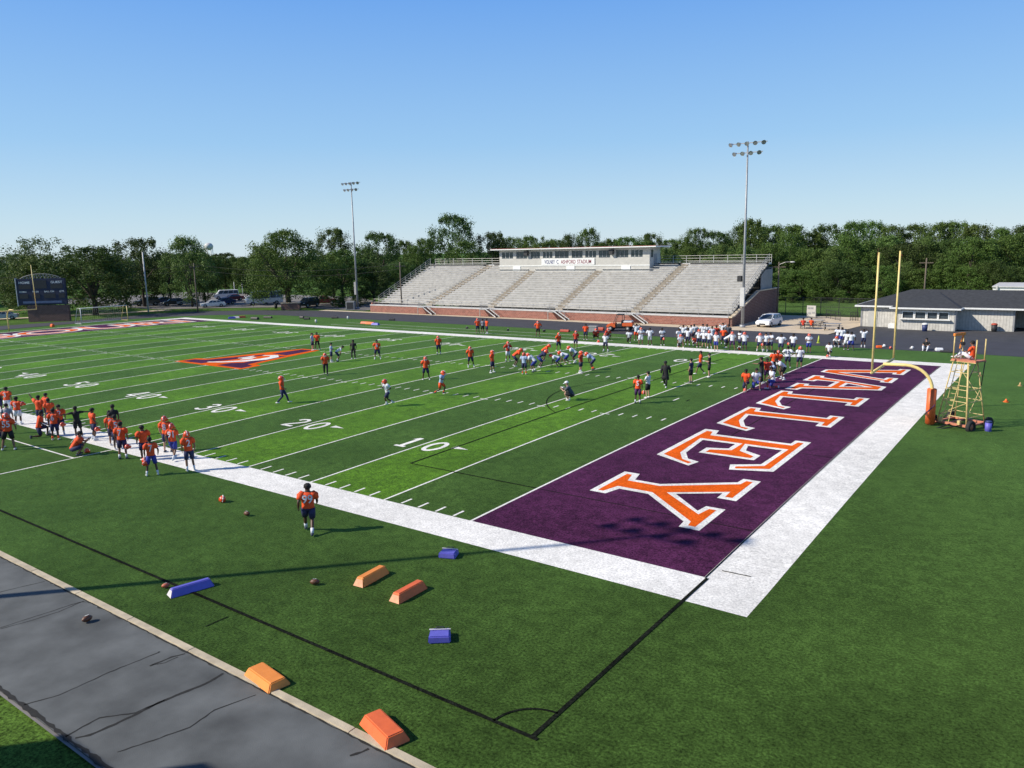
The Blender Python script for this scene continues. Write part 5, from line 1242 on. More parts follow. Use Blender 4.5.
# --- near the camera
P(309,533,'walk',10,'O','N','dk','lone player in orange number 99 walking away on the near grass',num='99',skin=0,sock='W',group=GO_,sc=1.03).scale=(1.22,1.2,1.03)
P(191,471,'stand',350,'O','N','ho','helmeted player in orange standing rightmost on the near sideline',num='2',skin=1,sock='W',group=GO_,sc=1.05)
P(174,460,'walk',20,'O','U','ho','helmeted player in orange with royal shorts, second from right on near sideline',num='91',skin=1,sock='W',group=GO_,sc=1.05)
P(168.5,452,'stand',15,'O','N','ho','helmeted player in orange half hidden behind his teammate on the near sideline',num='8',skin=2,group=GO_,sc=1.05)
P(153,475.5,'stand_wide',5,'O','U','dk','bareheaded player in orange and royal shorts holding two helmets',num='7',skin=0,sock='W',group=GO_)
P(146,460,'stand',350,'O','N','dk','bareheaded player in orange just behind the one with two helmets',skin=0,group=GO_)
P(123.5,459,'stand',10,'O','N','dk','front player of the orange row of three, helmet hanging at his side',num='7',skin=1,sock='W',group=GO_,sc=1.03)
P(118.5,449,'stand',5,'O','N','dk','middle player of the orange row of three on the white border',num='5',skin=0,group=GO_)
P(114,445,'stand',10,'O','N','dk','rear player of the orange row of three on the white border',num='1',skin=1,group=GO_)
P(114.5,437,'stand',10,'K','K','dk','person in black at the very back of the row of three',skin=0,padded=False,group=GC_,sc=1.03)
P(95,440,'stand_wide',80,'O','N','dk','orange jersey player with helmet in hand, right of the person with outstretched arms',skin=0,sock='W',group=GO_)
P(79.5,437.5,'spread',5,'K','K','dk','person in black with both arms stretched out sideways',skin=0,padded=False,group=GC_)
P(79,455,'squat',100,'O','N','dk','player in orange crouching low where the white lines meet',num='4',skin=1,group=GO_,sc=1.1)
P(61,435,'stand',170,'O','N','dk','bareheaded player in orange holding a helmet low, right end of the left cluster',num='2',skin=1,sock='W',group=GO_)
P(56,440,'stand',10,'O','N','dk','player in orange with bright orange shoes in the left cluster',num='6',skin=0,group=GO_,sock='O')
P(52,427,'stand',20,'O','N','dk','player in orange behind the one with orange shoes',skin=0,group=GO_)
P(47.5,421,'stand',60,'O','N','dk','player in orange at the back of the left cluster',skin=1,group=GO_)
P(41,425,'point',30,'O','N','dk','player in orange pinnie raising one dark sleeved arm high',skin=0,group=GO_)
P(41,437,'kneel',85,'O','N','dk','player in orange kneeling on one knee, facing right, helmet before him',num='3',skin=0,group=GO_,sc=1.08)
P(19,424.5,'hold',40,'O','W','dk','player in orange jersey over a long white shirt holding up a helmet',num='5',skin=0,sock='W',group=GO_)
P(8.5,414,'stand',30,'O','W','dk','player in orange with white trousers behind the grey shirt',num='3',skin=1,group=GO_,longs=True)
P(9,434,'stand',20,'G','N','dk','staff member in a grey shirt between orange players at the left edge',skin=2,padded=False,group=GC_)
P(9.5,450,'stand_wide',10,'O','K','ho','helmeted player in orange number 55 with his back to the camera',num='55',skin=1,group=GO_,sc=1.1)
P(1,448,'stand',20,'O','N','dk','player in orange cut by the left edge, next to number 55',skin=0,group=GO_,sc=1.05)
P(1,414,'stand',60,'N','N','dk','person in navy cut by the left edge behind the orange players',skin=0,padded=False,group=GC_)
loose_helmet(tuple(Vector(GL(152,476))+Vector((-.42,-.05,.62))),1.,'orange helmet in the left hand of the player holding two',tilt=(.6,0),grp='helmets held in hand')
loose_helmet(tuple(Vector(GL(152,476))+Vector((-.25,-.12,.50))),.2,'orange helmet hanging lowest from the player holding two',tilt=(.3,.4),grp='helmets held in hand')
loose_helmet(tuple(Vector(GL(124,459))+Vector((.30,.12,.55))),.5,'orange helmet hanging from the front player of the row of three',tilt=(.4,0),grp='helmets held in hand')
loose_helmet(tuple(Vector(GL(95,440))+Vector((.35,.05,.55))),.5,'orange helmet held by the player right of the outstretched arms',tilt=(.4,0),grp='helmets held in hand')
loose_helmet(tuple(Vector(GL(61,435))+Vector((.32,.05,.55))),.5,'orange helmet held low at the right end of the left cluster',tilt=(.4,0),grp='helmets held in hand')
loose_helmet(tuple(Vector(GL(19,424.5))+Vector((.30,.25,1.18))),.5,'orange helmet lifted chest high at left',tilt=(.2,0),grp='helmets held in hand')
# --- midfield
P(313,350.5,'stand',100,'B','N','dk','staff member in pale blue at the tip of the midfield emblem',skin=2,padded=False,group=GC_)
P(317.5,350,'stand_wide',190,'O','K','dk','player in orange over dark clothes beside the pale blue shirt at the emblem tip',skin=0,group=GO_)
P(326,375,'walk',180,'O','K','ho','helmeted player in orange and black tights walking toward the camera near midfield',skin=0,group=GO_,longs=True)
P(283.5,403.5,'walk',95,'O','N','ho','helmeted player in orange with dark tights striding right on the empty turf',skin=1,group=GO_,longs=True)
P(331.5,362,'folded',100,'B','N','dk','person in a pale blue shirt and dark shorts with folded arms',skin=2,padded=False,sock='W',group=GC_)
P(338.5,361.5,'bent',90,'W','N','dk','person in white leaning forward with head to the right',skin=1,padded=False,sock='W',group=GC_)
P(353.5,359,'stand',200,'K','K','dk','coach dressed wholly in black standing on the far side of midfield',skin=0,padded=False,longs=True,group=GC_)
P(377.5,359.5,'stand_wide',180,'O','N','dk','bareheaded player in orange standing alone between midfield and the huddle',num='6',skin=1,sock='W',group=GO_)
P(439,354.5,'stand',170,'O','N','ho','helmeted player in orange standing farthest back at midfield',skin=0,sock='W',group=GO_)
P(426,380,'stand_wide',180,'O','N','ho','helmeted linebacker in dark vest with orange shoulders, facing the camera',skin=0,group=GO_)
P(388,406.5,'run',250,'W','N','ho','helmeted player in white running alone on the turf',num='9',skin=0,sock='W',group=GW_)
P(441,395.5,'run',120,'B','O','ho','helmeted player in white with orange pinnie at the waist, stepping forward',skin=0,sock='O',group=GW_)
P(471,367.5,'stand_wide',170,'O','N','ho','helmeted player in orange over black, waiting left of the formation',skin=0,sock='W',group=GO_)
P(492.5,373,'stand_wide',110,'O','N','ho','helmeted player in orange, hands low, nearest left of the formation',skin=1,sock='W',group=GO_)
P(508,361.5,'akimbo',170,'R','W','ho','helmeted player in orange with white at the waist behind the formation',num='4',skin=1,sock='W',group=GO_)
P(516,366.5,'bent',80,'O','N','ho','orange lineman bending forward at the left end of the formation',skin=0,group=GO_)
P(524.5,374.5,'stand',20,'B','N','ho','player in pale blue camouflage jersey standing behind the line',skin=1,sock='O',group=GW_)
P(533,372,'bent',290,'W','U','ho','white lineman bending left, nearest the pale blue jersey',skin=1,sock='W',group=GW_)
P(541,367.5,'bent',80,'N','U','ho','navy lineman bending over between two white ones',skin=0,group=GW_)
P(544.5,361,'bent',85,'O','N','ho','orange lineman bending forward in the middle of the formation',skin=1,group=GO_)
P(556,367,'stance',275,'W','U','ho','white lineman with one hand on the turf facing left',skin=0,group=GW_)
P(564.5,364.5,'stance',280,'W','U','ho','white lineman with hand down, right neighbour of the first',skin=1,group=GW_)
P(558.5,351,'stand_wide',150,'O','N','ho','helmeted player in orange and black standing behind the line with arms out',skin=1,group=GO_)
P(575.5,348.5,'stand',180,'R','N','ho','helmeted player in red orange standing behind the right of the formation',skin=1,group=GO_)
P(574,363,'bent',280,'W','N','ho','white receiver leaning left at the right end of the line',skin=0,sock='W',group=GW_)
P(580.5,373,'stand',100,'R','N','ho','quarterback in a red orange long shirt and white socks',skin=2,sock='W',group=GO_)
P(592,370,'bent',285,'B','N','ho','player in white with orange socks resting hands on knees by the quarterback',skin=0,sock='O',group=GW_)
P(605.5,351.5,'stand_wide',200,'W','N','ho','helmeted player in white standing on the far yard numbers',skin=0,sock='W',group=GW_)
P(568.5,400.5,'squat',280,'D','K','cap','photographer in dark grey shirt and white cap crouching on the ten yard stripe',skin=2,padded=False,group=GC_,sc=1.1)
P(637.5,403.5,'stand',10,'O','P','dk','bareheaded player in orange and white socks holding a helmet beside a coach',num='5',skin=0,sock='W',group=GO_)
loose_helmet(tuple(Vector(GL(637.5,403.5))+Vector((.36,.1,.62))),.5,'orange helmet in the hand of the player beside the coach',tilt=(.4,0),grp='helmets held in hand')
P(647.5,398,'folded',300,'W','K','dk','coach in white shirt and black shorts beside the player in orange',skin=2,padded=False,group=GC_)
P(665.5,387,'hands_up' if False else 'walk',200,'coat','K','kcap','coach in a long black coat walking between the hash marks',skin=0,group=GC_,longs=True,sc=1.02)
P(690.5,382.5,'stand',300,'N','K','dk','coach in navy shirt and dark shorts on the five yard stripe',skin=2,padded=False,group=GC_)
P(700,374.5,'walk',280,'O','N','dk','big man in a loose orange shirt striding left',skin=1,padded=True,group=GC_,sc=1.02)
P(709,377.5,'hold',270,'K','K','dk','coach in black shirt holding papers beside the big man in orange',skin=2,padded=False,group=GC_)
# --- far sideline
P(478,333.5,'stand',180,'O','N','ho','helmeted player in orange, left of three talking on the far border',skin=1,group=GO_)
P(482.5,333.5,'stand',0,'G','K','dk','staff member in grey between two orange players on the far border',skin=1,padded=False,group=GC_)
P(487,334,'stand',250,'O','N','dk','player in orange, right of three talking on the far border',skin=1,sock='W',group=GO_)
P(538,336.5,'akimbo',180,'O','K','ho','lone player in orange and black on the far sideline, hands on hips',skin=1,group=GO_)
P(585.5,340,'stand',190,'O','N','dk','player in orange standing on the far sideline left of the grey box',skin=0,group=GO_)
P(596,339.5,'squat',180,'R','K','ho','player in red orange crouching on the far sideline left of another',skin=0,group=GO_,sc=1.1)
P(608,339.5,'squat',160,'R','G','ho','player in red orange crouching before the utility vehicle',skin=0,group=GO_,sc=1.1)
P(629,342.5,'kneel',180,'W','K','dk','player in white kneeling alone on the far sideline, left of the standing row',skin=0,group=GW_)
P(636,340.5,'hands_up',180,'W','O','dk','player in white with orange pinnie at the waist, hands raised to his head',skin=1,group=GW_)
P(640.5,345,'folded',180,'W','W','ho','helmeted player in white with white shorts on the far border',skin=1,group=GW_)
P(650,345.5,'akimbo',190,'W','G','dk','bareheaded player in white standing with space on both sides, left one of two',skin=0,group=GW_)
P(662.5,345.5,'folded',170,'W','N','dk','bareheaded player in white standing with space on both sides, right one of two',skin=0,group=GW_)
# crowd of white jerseys
crowd=[(679,346,'stand',150,'W','N','dk','player in white at the left end of the white crowd, rear of the kneeling one'),
 (680.5,347.5,'kneel',160,'W','K','ho','helmeted player kneeling at the left end of the white crowd'),
 (683.5,341.5,'hands_up',180,'W','N','dk','tall bareheaded player with raised arms at the left rear of the white crowd'),
 (687.5,346,'akimbo',190,'W','N','dk','player in white with hands on hips, second from left in the front of the crowd'),
 (691,341.5,'stand',200,'W','P','dk','player in white with purple sleeves behind the second from left'),
 (694.5,340.5,'akimbo',180,'W','N','dk','bareheaded player standing highest at the left rear of the crowd'),
 (695,346.5,'squat',180,'R','W','dk','player in red squatting low among the white jerseys'),
 (698.5,347.5,'stand',170,'W','N','ho','helmeted player in white, left of the crowd centre'),
 (703,341,'stand',180,'W','P','dk','player in white at the centre rear of the crowd'),
 (704,348,'akimbo',20,'W','N','hw','player with a white helmet facing the stands in the crowd centre'),
 (709.5,349,'akimbo',10,'W','N','ho','player in white back to camera with hands on hips in the crowd centre'),
 (707,341.5,'folded',180,'W','N','dk','player in white with folded arms behind the crowd centre'),
 (712,343,'stand',170,'W','N','dk','player in white just left of the red shirt in the crowd'),
 (716.5,342.5,'stand',180,'R','N','dk','player in a dark red shirt at the rear of the white crowd'),
 (716,351,'stand',200,'W','U','ho','helmeted player in white standing closest to the field in the crowd'),
 (723,345,'akimbo',190,'O','N','dk','player in bright orange standing out among the white jerseys'),
 (722.5,340,'hands_up',180,'W','N','dk','bareheaded player in white behind the bright orange one'),
 (726.5,348,'bent',100,'W','N','ho','player in white bending over right of the bright orange one'),
 (732,350.5,'stand_wide',190,'W','P','ho','helmeted player in white at the right end of the crowd'),
 (728,342,'stand',180,'D','P','dk','dark clothed figure behind the right end of the crowd'),
 (739.5,348.5,'reach',250,'W','N','dk','player in white lifting one arm, left of a helmeted pair'),
 (744.5,351,'stand',190,'W','N','ho','helmeted player in white, right of the pair after the crowd'),
 (759.5,351.5,'stand_wide',180,'W','N','ho','helmeted player in white, first of three before the parked car'),
 (765.5,351.5,'stand',200,'W','N','dk','player in white, middle of three standing before the parked car'),
 (770.5,351.5,'folded',200,'W','N','dk','player in white with folded arms, right of three standing before the parked car'),
 (780.5,353,'akimbo',180,'W','N','dk','broad player in white with hands on hips under the occupied picnic table'),
 (792.5,353,'stand',190,'W','N','dk','player in white holding a helmet, right of the broad one'),
 (808.5,353,'folded',180,'W','U','ho','helmeted player in white with an orange pinnie at the waist left of the lime cone'),
 (829,357,'kneel',200,'W','K','dk','player in white kneeling on the far corner of the end zone'),
 (837,347.5,'squat',200,'W','N','ho','player in white sitting low behind the kneeling one at the far corner'),
 (837.5,345,'stand',0,'W','U','dk','player in white, leftmost of four standing at the turf edge'),
 (841.5,345.5,'stand',350,'W','U','dk','player in white and royal shorts, second of four at the turf edge'),
 (846,350,'stand',10,'W','W','dk','player all in white, third of four at the turf edge'),
 (850.5,350.5,'stand_wide',0,'W','U','dk','player in white and royal shorts, rightmost of four at the turf edge'),
 (863,347.5,'hands_up',180,'W','N','dk','player in white with hands behind head left of the goalpost upright')]
for px,py,ps,fa,tp,bt,hd_,lb_ in crowd: P(px,py,ps,fa,tp,bt,hd_,lb_,group=GW_ if tp=='W' else None,sock='W' if int(px)%2 else None)
loose_helmet(tuple(Vector(GL(788,353))+Vector((.0,.0,.75))),.5,'orange helmet in the hand of the player right of the broad one',tilt=(.4,0),grp='helmets held in hand')
loose_helmet(tuple(Vector(GL(666,346))+Vector((-.25,.0,.62))),.5,'orange helmet held by the right one of two spaced out white players',tilt=(.4,0),grp='helmets held in hand')
loose_helmet(tuple(Vector(GL(762,352))+Vector((.0,.0,.6))),.5,'orange helmet held between the first and middle of three before the parked car',tilt=(.4,0),grp='helmets held in hand')
# orange apron on the far player in white
# huddle at the goal line
P(745.5,390,'kneel',200,'O','N','dk','player in orange kneeling on the goal line, leftmost of the huddle',skin=0,group=GO_,sc=1.05)
P(755.5,390,'kneel',160,'W','U','dk','player in white kneeling with royal shorts, second in the front of the huddle',skin=1,group=GW_,sc=1.1)
P(771.5,388.5,'kneel',250,'W','U','dk','player in white kneeling in the middle front of the huddle, orange shoes',skin=1,group=GW_,sock='O',sc=1.12)
P(761.5,383.5,'reach',285,'K','K','dk','tall coach in black reaching one arm out over the huddle',skin=1,padded=False,group=GC_,sc=1.05,longs=True)
P(767,382.5,'stand',180,'R','P','dk','player in red orange standing right of the coach in black',skin=0,group=GO_)
P(773,374,'stand',0,'O','K','dk','player in orange standing tallest at the back of the huddle',skin=0,group=GO_,sc=1.06)
P(771,377,'squat',20,'B','N','hw','player in pale blue crouching inside the huddle',skin=1,group=GW_)
P(778,374,'hold',350,'O','K','ho','helmeted player in orange beside the tallest one',skin=1,group=GO_)
P(781.5,380,'bent',250,'W','K','dk','player in white stooping into the huddle, legs on the purple',skin=1,group=GW_,sock='W',sc=1.05)
P(787.5,368,'akimbo',5,'W','N','dk','player in white with hands on hips standing behind the huddle',num='12',skin=0,group=GW_)
P(799,368.5,'stand',350,'W','N','ho','helmeted player in white standing apart on the goal line right of the huddle',skin=1,group=GW_)
# others
P(926,350,'sit',190,'K','W','dk','person in black shirt and white trousers sitting at the asphalt edge',skin=2,padded=False,group=GC_,longs=True,sc=1.15)
# on the tower platform
tw=TW+Vector((.28,-.12,HB+.09-.0)); person(tw.x,tw.y,tw.z,camhead(tw.x,tw.y,300)-PI/2,'sit','O','W','dk','person in orange shirt and white trousers sitting on the filming tower platform',skin=1,padded=False,group=GC_,longs=True,sc=1.05)
tp_=empty('video_camera',(TW.x-.22,TW.y+.2,HB+.09),R(30),'video camera on a tripod on the tower platform','camera')
for k in range(3): a=2*PI*k/3; mb=MB(); mb.tube((.22*math.cos(a),.22*math.sin(a),0),(0,0,.72),.016,n=6); mb.build('tripod_leg',M_STEEL,tp_)
mb=MB(); mb.box((-.08,-.16,.72),(.08,.16,.88)); mb.build('camera_body',M_DARK,tp_,bevel=.01); mb=MB(); mb.tube((0,.16,.80),(0,.26,.80),.05,.055,12); mb.build('lens',M_GLASS,tp_)
for (dx,dy,c_,lab,rz_) in ((-.45,-.78,'R','person in red sitting at the left of the occupied picnic table',0),(.45,-.78,'O','person in orange sitting at the right of the occupied picnic table',0)):
    ca,sa=math.cos(R(15)),math.sin(R(15)); person(pt1.x+dx*ca-dy*sa,pt1.y+dx*sa+dy*ca,.46-.10+.02,R(15),'chair',c_,'N','dk',lab,skin=1,padded=False,sock='W')
# papers and the photographer's camera
q=G(567.5,400.5); o=empty('photo_camera',(q.x-.40,q.y+.12,q.z+.80),R(80),'small pale camera in the hands of the crouching photographer','camera'); mb=MB(); mb.box((-.08,-.05,-.05),(.08,.05,.05)); mb.tube((0,.05,0),(0,.22,0),.04,n=10); mb.build('camera_body',M_WHITE,o); mb=MB(); mb.tube((0,.22,0),(0,.225,0),.036,n=10); mb.build('lens',M_GLASS,o)
q=G(708,377.5); o=empty('clipboard',(q.x-.33,q.y+.02,q.z+1.22),0,'white papers held by the coach in black','papers'); mb=MB(); mb.box((-.13,-.10,0),(.13,.10,.012)); mb.build('paper',M_WHITE,o); mb=MB(); mb.box((-.04,.08,.012),(.04,.10,.025)); mb.build('clip',M_STEEL,o)

# ------------------------------------------------------------------ trees
def leaf_mat(name,col,var=.35):
    m=bpy.data.materials.new(name); m.use_nodes=True; n=m.node_tree.nodes; l=m.node_tree.links; b=n['Principled BSDF']; b.inputs['Roughness'].default_value=.6; b.inputs['Specular IOR Level'].default_value=.25
    ge=n.new('ShaderNodeNewGeometry'); oi=n.new('ShaderNodeObjectInfo')
    hs=n.new('ShaderNodeHueSaturation'); hs.inputs['Color'].default_value=(*col,1)
    mr=n.new('ShaderNodeMapRange'); mr.inputs[3].default_value=1-var; mr.inputs[4].default_value=1+var; l.new(ge.outputs['Random Per Island'],mr.inputs[0])
    m2=n.new('ShaderNodeMapRange'); m2.inputs[3].default_value=.485; m2.inputs[4].default_value=.52; l.new(oi.outputs['Random'],m2.inputs[0])
    m3=n.new('ShaderNodeMapRange'); m3.inputs[3].default_value=.8; m3.inputs[4].default_value=1.25; l.new(oi.outputs['Random'],m3.inputs[0])
    mu=n.new('ShaderNodeMath'); mu.operation='MULTIPLY'; l.new(mr.outputs[0],mu.inputs[0]); l.new(m3.outputs[0],mu.inputs[1])
    l.new(m2.outputs[0],hs.inputs['Hue']); l.new(mu.outputs[0],hs.inputs['Value']); l.new(hs.outputs[0],b.inputs['Base Color'])
    tr=n.new('ShaderNodeBsdfTranslucent'); l.new(hs.outputs[0],tr.inputs['Color']); ms=n.new('ShaderNodeMixShader'); ms.inputs[0].default_value=.25
    l.new(b.outputs[0],ms.inputs[1]); l.new(tr.outputs[0],ms.inputs[2]); l.new(ms.outputs[0],n['Material Output'].inputs['Surface'])
    return m
LF={'dark':leaf_mat('leaf dark',(.062,.100,.022)),'mid':leaf_mat('leaf mid',(.090,.145,.028)),'light':leaf_mat('leaf light',(.120,.185,.045)),'olive':leaf_mat('leaf olive',(.095,.125,.045))}
def crown_mesh(seed,shape,nclump,nleaf,lsize,mkey,low=.16):
    """unit crown: base of trunk at 0, top at z=1, half width .5"""
    rnd=random.Random(seed); vs=[];fs=[]
    def inside(z):
        t=(z-low)/(1-low)
        if shape=='round': return math.sqrt(max(0,1-(2*t-1)**2))**.75*.5
        if shape=='dome': return (.5*math.sqrt(max(0,1-t**2.2))*(.75+.25*min(1,t*4)))
        if shape=='tall': return .5*math.sin(PI*min(1,max(0,t))**.75)**.6 if t<1 else 0
        if shape=='cone': return .5*(1-t)**.75*min(1,.4+t*3)
        return .5
    cl=[]
    nclump=int(nclump*1.5); nleaf=int(nleaf*1.3); lsize*=.74
    for i in range(nclump):
        z=low+(1-low)*(rnd.random()**.85)*.97; r=inside(z); a=rnd.random()*2*PI; rr=r*(rnd.random()**.4)*.95
        s=rnd.uniform(.05,.13)*(.75 if z>.9 else 1)
        wob=1+.16*math.sin(a*3+seed)+.10*math.sin(a*5+z*9+seed*2)
        cl.append((rr*math.cos(a)*wob,rr*math.sin(a)*wob,min(z,.995-s*.6),s))
    for cx,cy,cz,s in cl:
        for _ in range(nleaf):
            u=Vector((rnd.gauss(0,1),rnd.gauss(0,1),rnd.gauss(0,.75))).normalized()*s*(rnd.random()**.45)*(1.0 if rnd.random()<.85 else 1.22)
            c=Vector((cx,cy,cz))+u
            nn=(u.normalized()+Vector((rnd.gauss(0,.6),rnd.gauss(0,.6),rnd.gauss(0,.6)+.35))).normalized()
            t1=nn.cross(Vector((rnd.gauss(0,1),rnd.gauss(0,1),rnd.gauss(0,1)))).normalized(); t2=nn.cross(t1); k=lsize*rnd.uniform(.6,1.35)
            o_=len(vs); vs+= [c-t1*k,c-t2*k*.62,c+t1*k,c+t2*k*.62]; fs.append((o_,o_+1,o_+2,o_+3))
    me=bpy.data.meshes.new('crown'); me.from_pydata([tuple(v) for v in vs],[],fs); me.materials.append(LF[mkey]); return me,cl
def trunk_mesh(seed,cl,low=.16,r=.022,fork=False):
    rnd=random.Random(seed); mb=MB(); h=.62
    mb.path([(0,0,-.01),(rnd.uniform(-.01,.01),rnd.uniform(-.01,.01),low),(rnd.uniform(-.02,.02),rnd.uniform(-.02,.02),.4),(rnd.uniform(-.03,.03),0,h)],[r*1.35,r,r*.7,r*.3],9)
    for cx,cy,cz,s in rnd.sample(cl,min(12,len(cl))):
        z0=rnd.uniform(low*.8,.42); mb.path([(0,0,z0),(cx*.45,cy*.45,z0+(cz-z0)*.55),(cx*.92,cy*.92,cz*.98)],[r*.5,r*.3,r*.08],6)
    return mb.mesh('trunk',[M_BARK])
KT={}
for i,(nm,shape,nc,nl,ls,mk,low,r) in enumerate([('round_dark','round',78,95,.016,'dark',.14,.022),('round_mid','round',78,95,.016,'mid',.14,.022),('dome_dark','dome',95,95,.015,'dark',.14,.022),('dome_mid','dome',90,95,.015,'mid',.10,.022),
    ('tall_light','tall',80,95,.015,'light',.10,.018),('tall_mid','tall',75,90,.016,'mid',.12,.018),('sparse','round',46,60,.016,'olive',.25,.02),('cone_light','cone',70,90,.015,'light',.08,.016),('wide_mid','dome',110,100,.013,'mid',.16,.028),('bush','dome',60,90,.022,'mid',.0,.02),('dome_light','dome',90,95,.015,'light',.08,.02)]):
    me,cl=crown_mesh(11+i,shape,nc,nl,ls,mk,low); KT[nm]=(me,trunk_mesh(i,cl,low,r))
def tree(px,top,dist,wpx,kind,label=None,group=None,z0=0,name='tree',cat='tree'):
    d=ray(px,top); k=dist/math.hypot(d.x,d.y); p=CP+d*k; h=p.z; w=wpx/FOC*dist*1.02
    t=empty(name,(p.x,p.y,-.06),random.random()*6.28,label,cat,group)
    for nm,me in (('crown',KT[kind][0]),('trunk',KT[kind][1])):
        o=bpy.data.objects.new(nm,me); C.objects.link(o); link_child(o,t); o.scale=(w,w,h+.06)
    return t
# left group
tree(40,237,176,62,'sparse','thin crowned tree rising above the scoreboard at left')
tree(36,252,172,66,'dome_light','light green tree directly behind the scoreboard')
tree(88,246,158,92,'dome_dark','broad dark tree right of the scoreboard, trunk showing over the path')
tree(138,238,178,52,'round_dark','rounded dark tree right of the broad dark one')
tree(186,236,170,50,'tall_light','light green tree with two pointed tops')
tree(201,251,176,30,'tall_mid','narrow tree leaning against the light green one, water tower behind it')
tree(166,252,186,40,'round_dark','dark filler tree between the rounded and the light green one')
tree(122,262,186,40,'round_dark','low dark tree in shade behind the pale metal pole')
tree(284,230,152,82,'wide_mid','broad leaning tree over the low brick wall in the parking lot')
tree(262,246,170,46,'dome_mid','tree behind the left side of the broad leaning one')
tree(330,228,185,44,'round_mid','tall loose crowned tree behind the left floodlight pole')
tree(340,250,158,62,'dome_mid','bushy tree just left of the left floodlight pole')
tree(378,232,176,50,'round_dark','dark tree right of the left floodlight pole')
tree(398,262,166,56,'dome_dark','dark low tree behind the left end of the bleachers')
tree(372,262,158,48,'dome_dark','dark low tree right behind the left floodlight pole')
tree(452,214,200,54,'round_dark','tallest dark tree, above the left half of the grandstand')
tree(424,238,190,34,'tall_mid','slim tree left of the tallest dark one')
tree(466,241,168,54,'dome_mid','light rounded tree before the tallest dark one')
tree(492,232,200,38,'round_dark','dark tree right of the tallest one')
tree(415,246,185,40,'dome_mid','mid green tree behind the top left corner of the bleachers')
tree(404,240,200,34,'tall_mid','slim tree showing between the floodlight pole and the bleacher top')
tree(8,262,230,60,'round_dark','distant dark tree at the left edge of the frame')
tree(28,272,175,50,'dome_dark','low dark tree behind the left end of the scoreboard')
rnd=random.Random(5)
far='trees of the far wood line'
for px in range(-30,420,17):
    tree(px+rnd.uniform(-5,5),rnd.uniform(252,262)-(px/420)*5,rnd.uniform(300,360),rnd.uniform(26,38),rnd.choice(['round_dark','round_mid','dome_dark','dome_mid']),'one of the distant trees forming the low wood line at left',far)
for px in range(205,262,9): tree(px+rnd.uniform(-3,3),rnd.uniform(253,258),rnd.uniform(215,235),rnd.uniform(18,28),rnd.choice(['tall_mid','round_mid','dome_mid']),'one of the trees behind the far parking lot','trees behind the parking lot')
# behind the stand
back='trees of the wood behind the grandstand'
for px,top in [(510,236),(530,234),(552,238),(572,232),(590,229),(610,238),(632,235),(655,233),(676,238),(697,229),(716,231),(738,226),(757,224),(500,240),(542,240),(600,241),(645,241),(686,242),(728,238)]:
    tree(px+rnd.uniform(-3,3),top+rnd.uniform(-1.5,2),rnd.uniform(180,215),rnd.uniform(30,42),rnd.choice(['round_dark','round_mid','dome_mid','dome_dark','tall_mid','round_mid']),'one of the dark trees in the wood above the grandstand and press box',back)
for px,top in [(665,246),(690,247),(718,243),(745,244),(640,250),(700,252),(735,254),(760,250)]: tree(px+rnd.uniform(-3,3),top,rnd.uniform(150,168),rnd.uniform(34,44),rnd.choice(['dome_mid','dome_light','dome_mid']),'one of the lighter trees just behind the right half of the grandstand','lighter trees behind the grandstand')
# right hand wood
rt='trees of the wood on the right'
for px,top in [(752,219),(775,222),(793,226),(812,231),(832,226),(852,221),(872,220),(893,224),(914,226),(936,222),(957,220),(978,223),(1000,226),(1020,222),(1045,222)]:
    tree(px+rnd.uniform(-3,3),top+rnd.uniform(-2,3),rnd.uniform(170,190),rnd.uniform(36,48),rnd.choice(['round_dark','round_mid','tall_mid','dome_mid','round_mid']),'one of the tall trees in the skyline of the right hand wood',rt)
for px,top in [(768,240),(790,236),(808,246),(828,242),(848,236),(868,240),(888,234),(908,240),(930,236),(952,240),(974,236),(996,242),(1016,236),(1040,238)]:
    tree(px+rnd.uniform(-3,3),top+rnd.uniform(-4,5),rnd.uniform(152,163),rnd.uniform(38,52),rnd.choice(['dome_mid','tall_mid','dome_light','round_mid','tall_light','dome_light','round_dark']),'one of the mid height trees at the edge of the right hand wood',rt+' edge')
for px,top in [(760,268),(782,266),(800,268),(822,266),(842,264),(862,268),(884,266),(905,262),(925,266),(948,262),(968,266),(990,262),(1012,264),(1035,262)]:
    tree(px+rnd.uniform(-3,3),top+rnd.uniform(-4,4),rnd.uniform(146,151),rnd.uniform(34,46),rnd.choice(['dome_mid','dome_dark','dome_light','dome_dark']),'one of the low bushy trees along the practice field','low trees along the practice field')
for px,top,dd,w in [(792,293,143,14),(815,291,143,16),(843,290,143,15),(862,292,143,14),(880,291,143,14)]: tree(px,top,dd,w,'bush','one of the dark shrubs before the houses beyond the practice field','shrubs beyond the practice field',name='shrub',cat='shrub')
for px,top,dd,w in [(340,296,150,20),(356,297,150,18),(324,298,165,18)]: tree(px,top,dd,w,'bush','one of the bright shrubs at the right end of the parking lot','shrubs by the parking lot',name='shrub',cat='shrub')

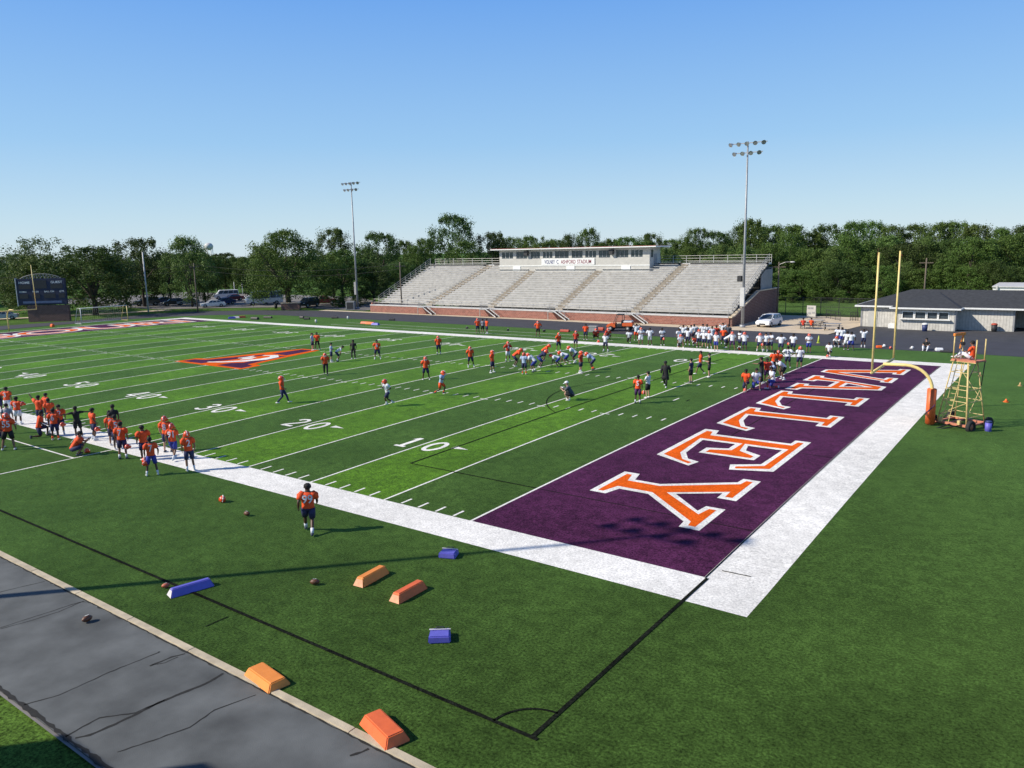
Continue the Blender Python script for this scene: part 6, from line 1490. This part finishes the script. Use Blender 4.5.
# ------------------------------------------------------------------ light, sky, view
SAZ=46.7; SEL=36
sl=bpy.data.lights.new('sun','SUN'); sl.energy=4.7; sl.angle=R(.53); sl.color=(1,.93,.80)
so_=bpy.data.objects.new('sun',sl); C.objects.link(so_)
sd=Vector((math.cos(R(SAZ))*math.cos(R(SEL)),math.sin(R(SAZ))*math.cos(R(SEL)),-math.sin(R(SEL))))
so_.rotation_euler=sd.to_track_quat('-Z','Y').to_euler()
w=bpy.data.worlds.new('World'); scn.world=w; w.use_nodes=True; n=w.node_tree.nodes; l=w.node_tree.links
bg=n['Background']; sk=n.new('ShaderNodeTexSky'); sk.sky_type='NISHITA'; sk.sun_disc=False; sk.sun_elevation=R(SEL)
# sun stands at azimuth 226.7 deg counter-clockwise from +x ; sun_rotation is clockwise from +y
sk.sun_rotation=R(90-(SAZ+180)); sk.altitude=0; sk.air_density=1.0; sk.dust_density=.05; sk.ozone_density=3.0
tc=n.new('ShaderNodeTexCoord'); sp=n.new('ShaderNodeSeparateXYZ'); l.new(tc.outputs['Generated'],sp.inputs[0])
cr=n.new('ShaderNodeValToRGB'); l.new(sp.outputs[2],cr.inputs[0]); E=cr.color_ramp.elements
E[0].position=0; E[0].color=(.60,.74,.83,1); E[1].position=1; E[1].color=(.035,.08,.24,1)
for p_,c_ in ((.045,(.51,.70,.84)),(.13,(.325,.575,.87)),(.32,(.125,.355,.86)),(.6,(.05,.13,.36))): e=E.new(p_); e.color=(*c_,1)
vm=n.new('ShaderNodeVectorMath'); vm.operation='SCALE'; vm.inputs[3].default_value=.09; l.new(sk.outputs[0],vm.inputs[0])
mx=n.new('ShaderNodeMix'); mx.data_type='RGBA'; mx.inputs[0].default_value=.85; l.new(vm.outputs[0],mx.inputs[6]); l.new(cr.outputs[0],mx.inputs[7])
l.new(mx.outputs[2],bg.inputs['Color']); bg.inputs['Strength'].default_value=.92
scn.view_settings.view_transform='Standard'; scn.view_settings.look='None'; scn.view_settings.exposure=.22; scn.view_settings.gamma=1
scn.render.engine='CYCLES'; scn.render.resolution_x=1024; scn.render.resolution_y=768
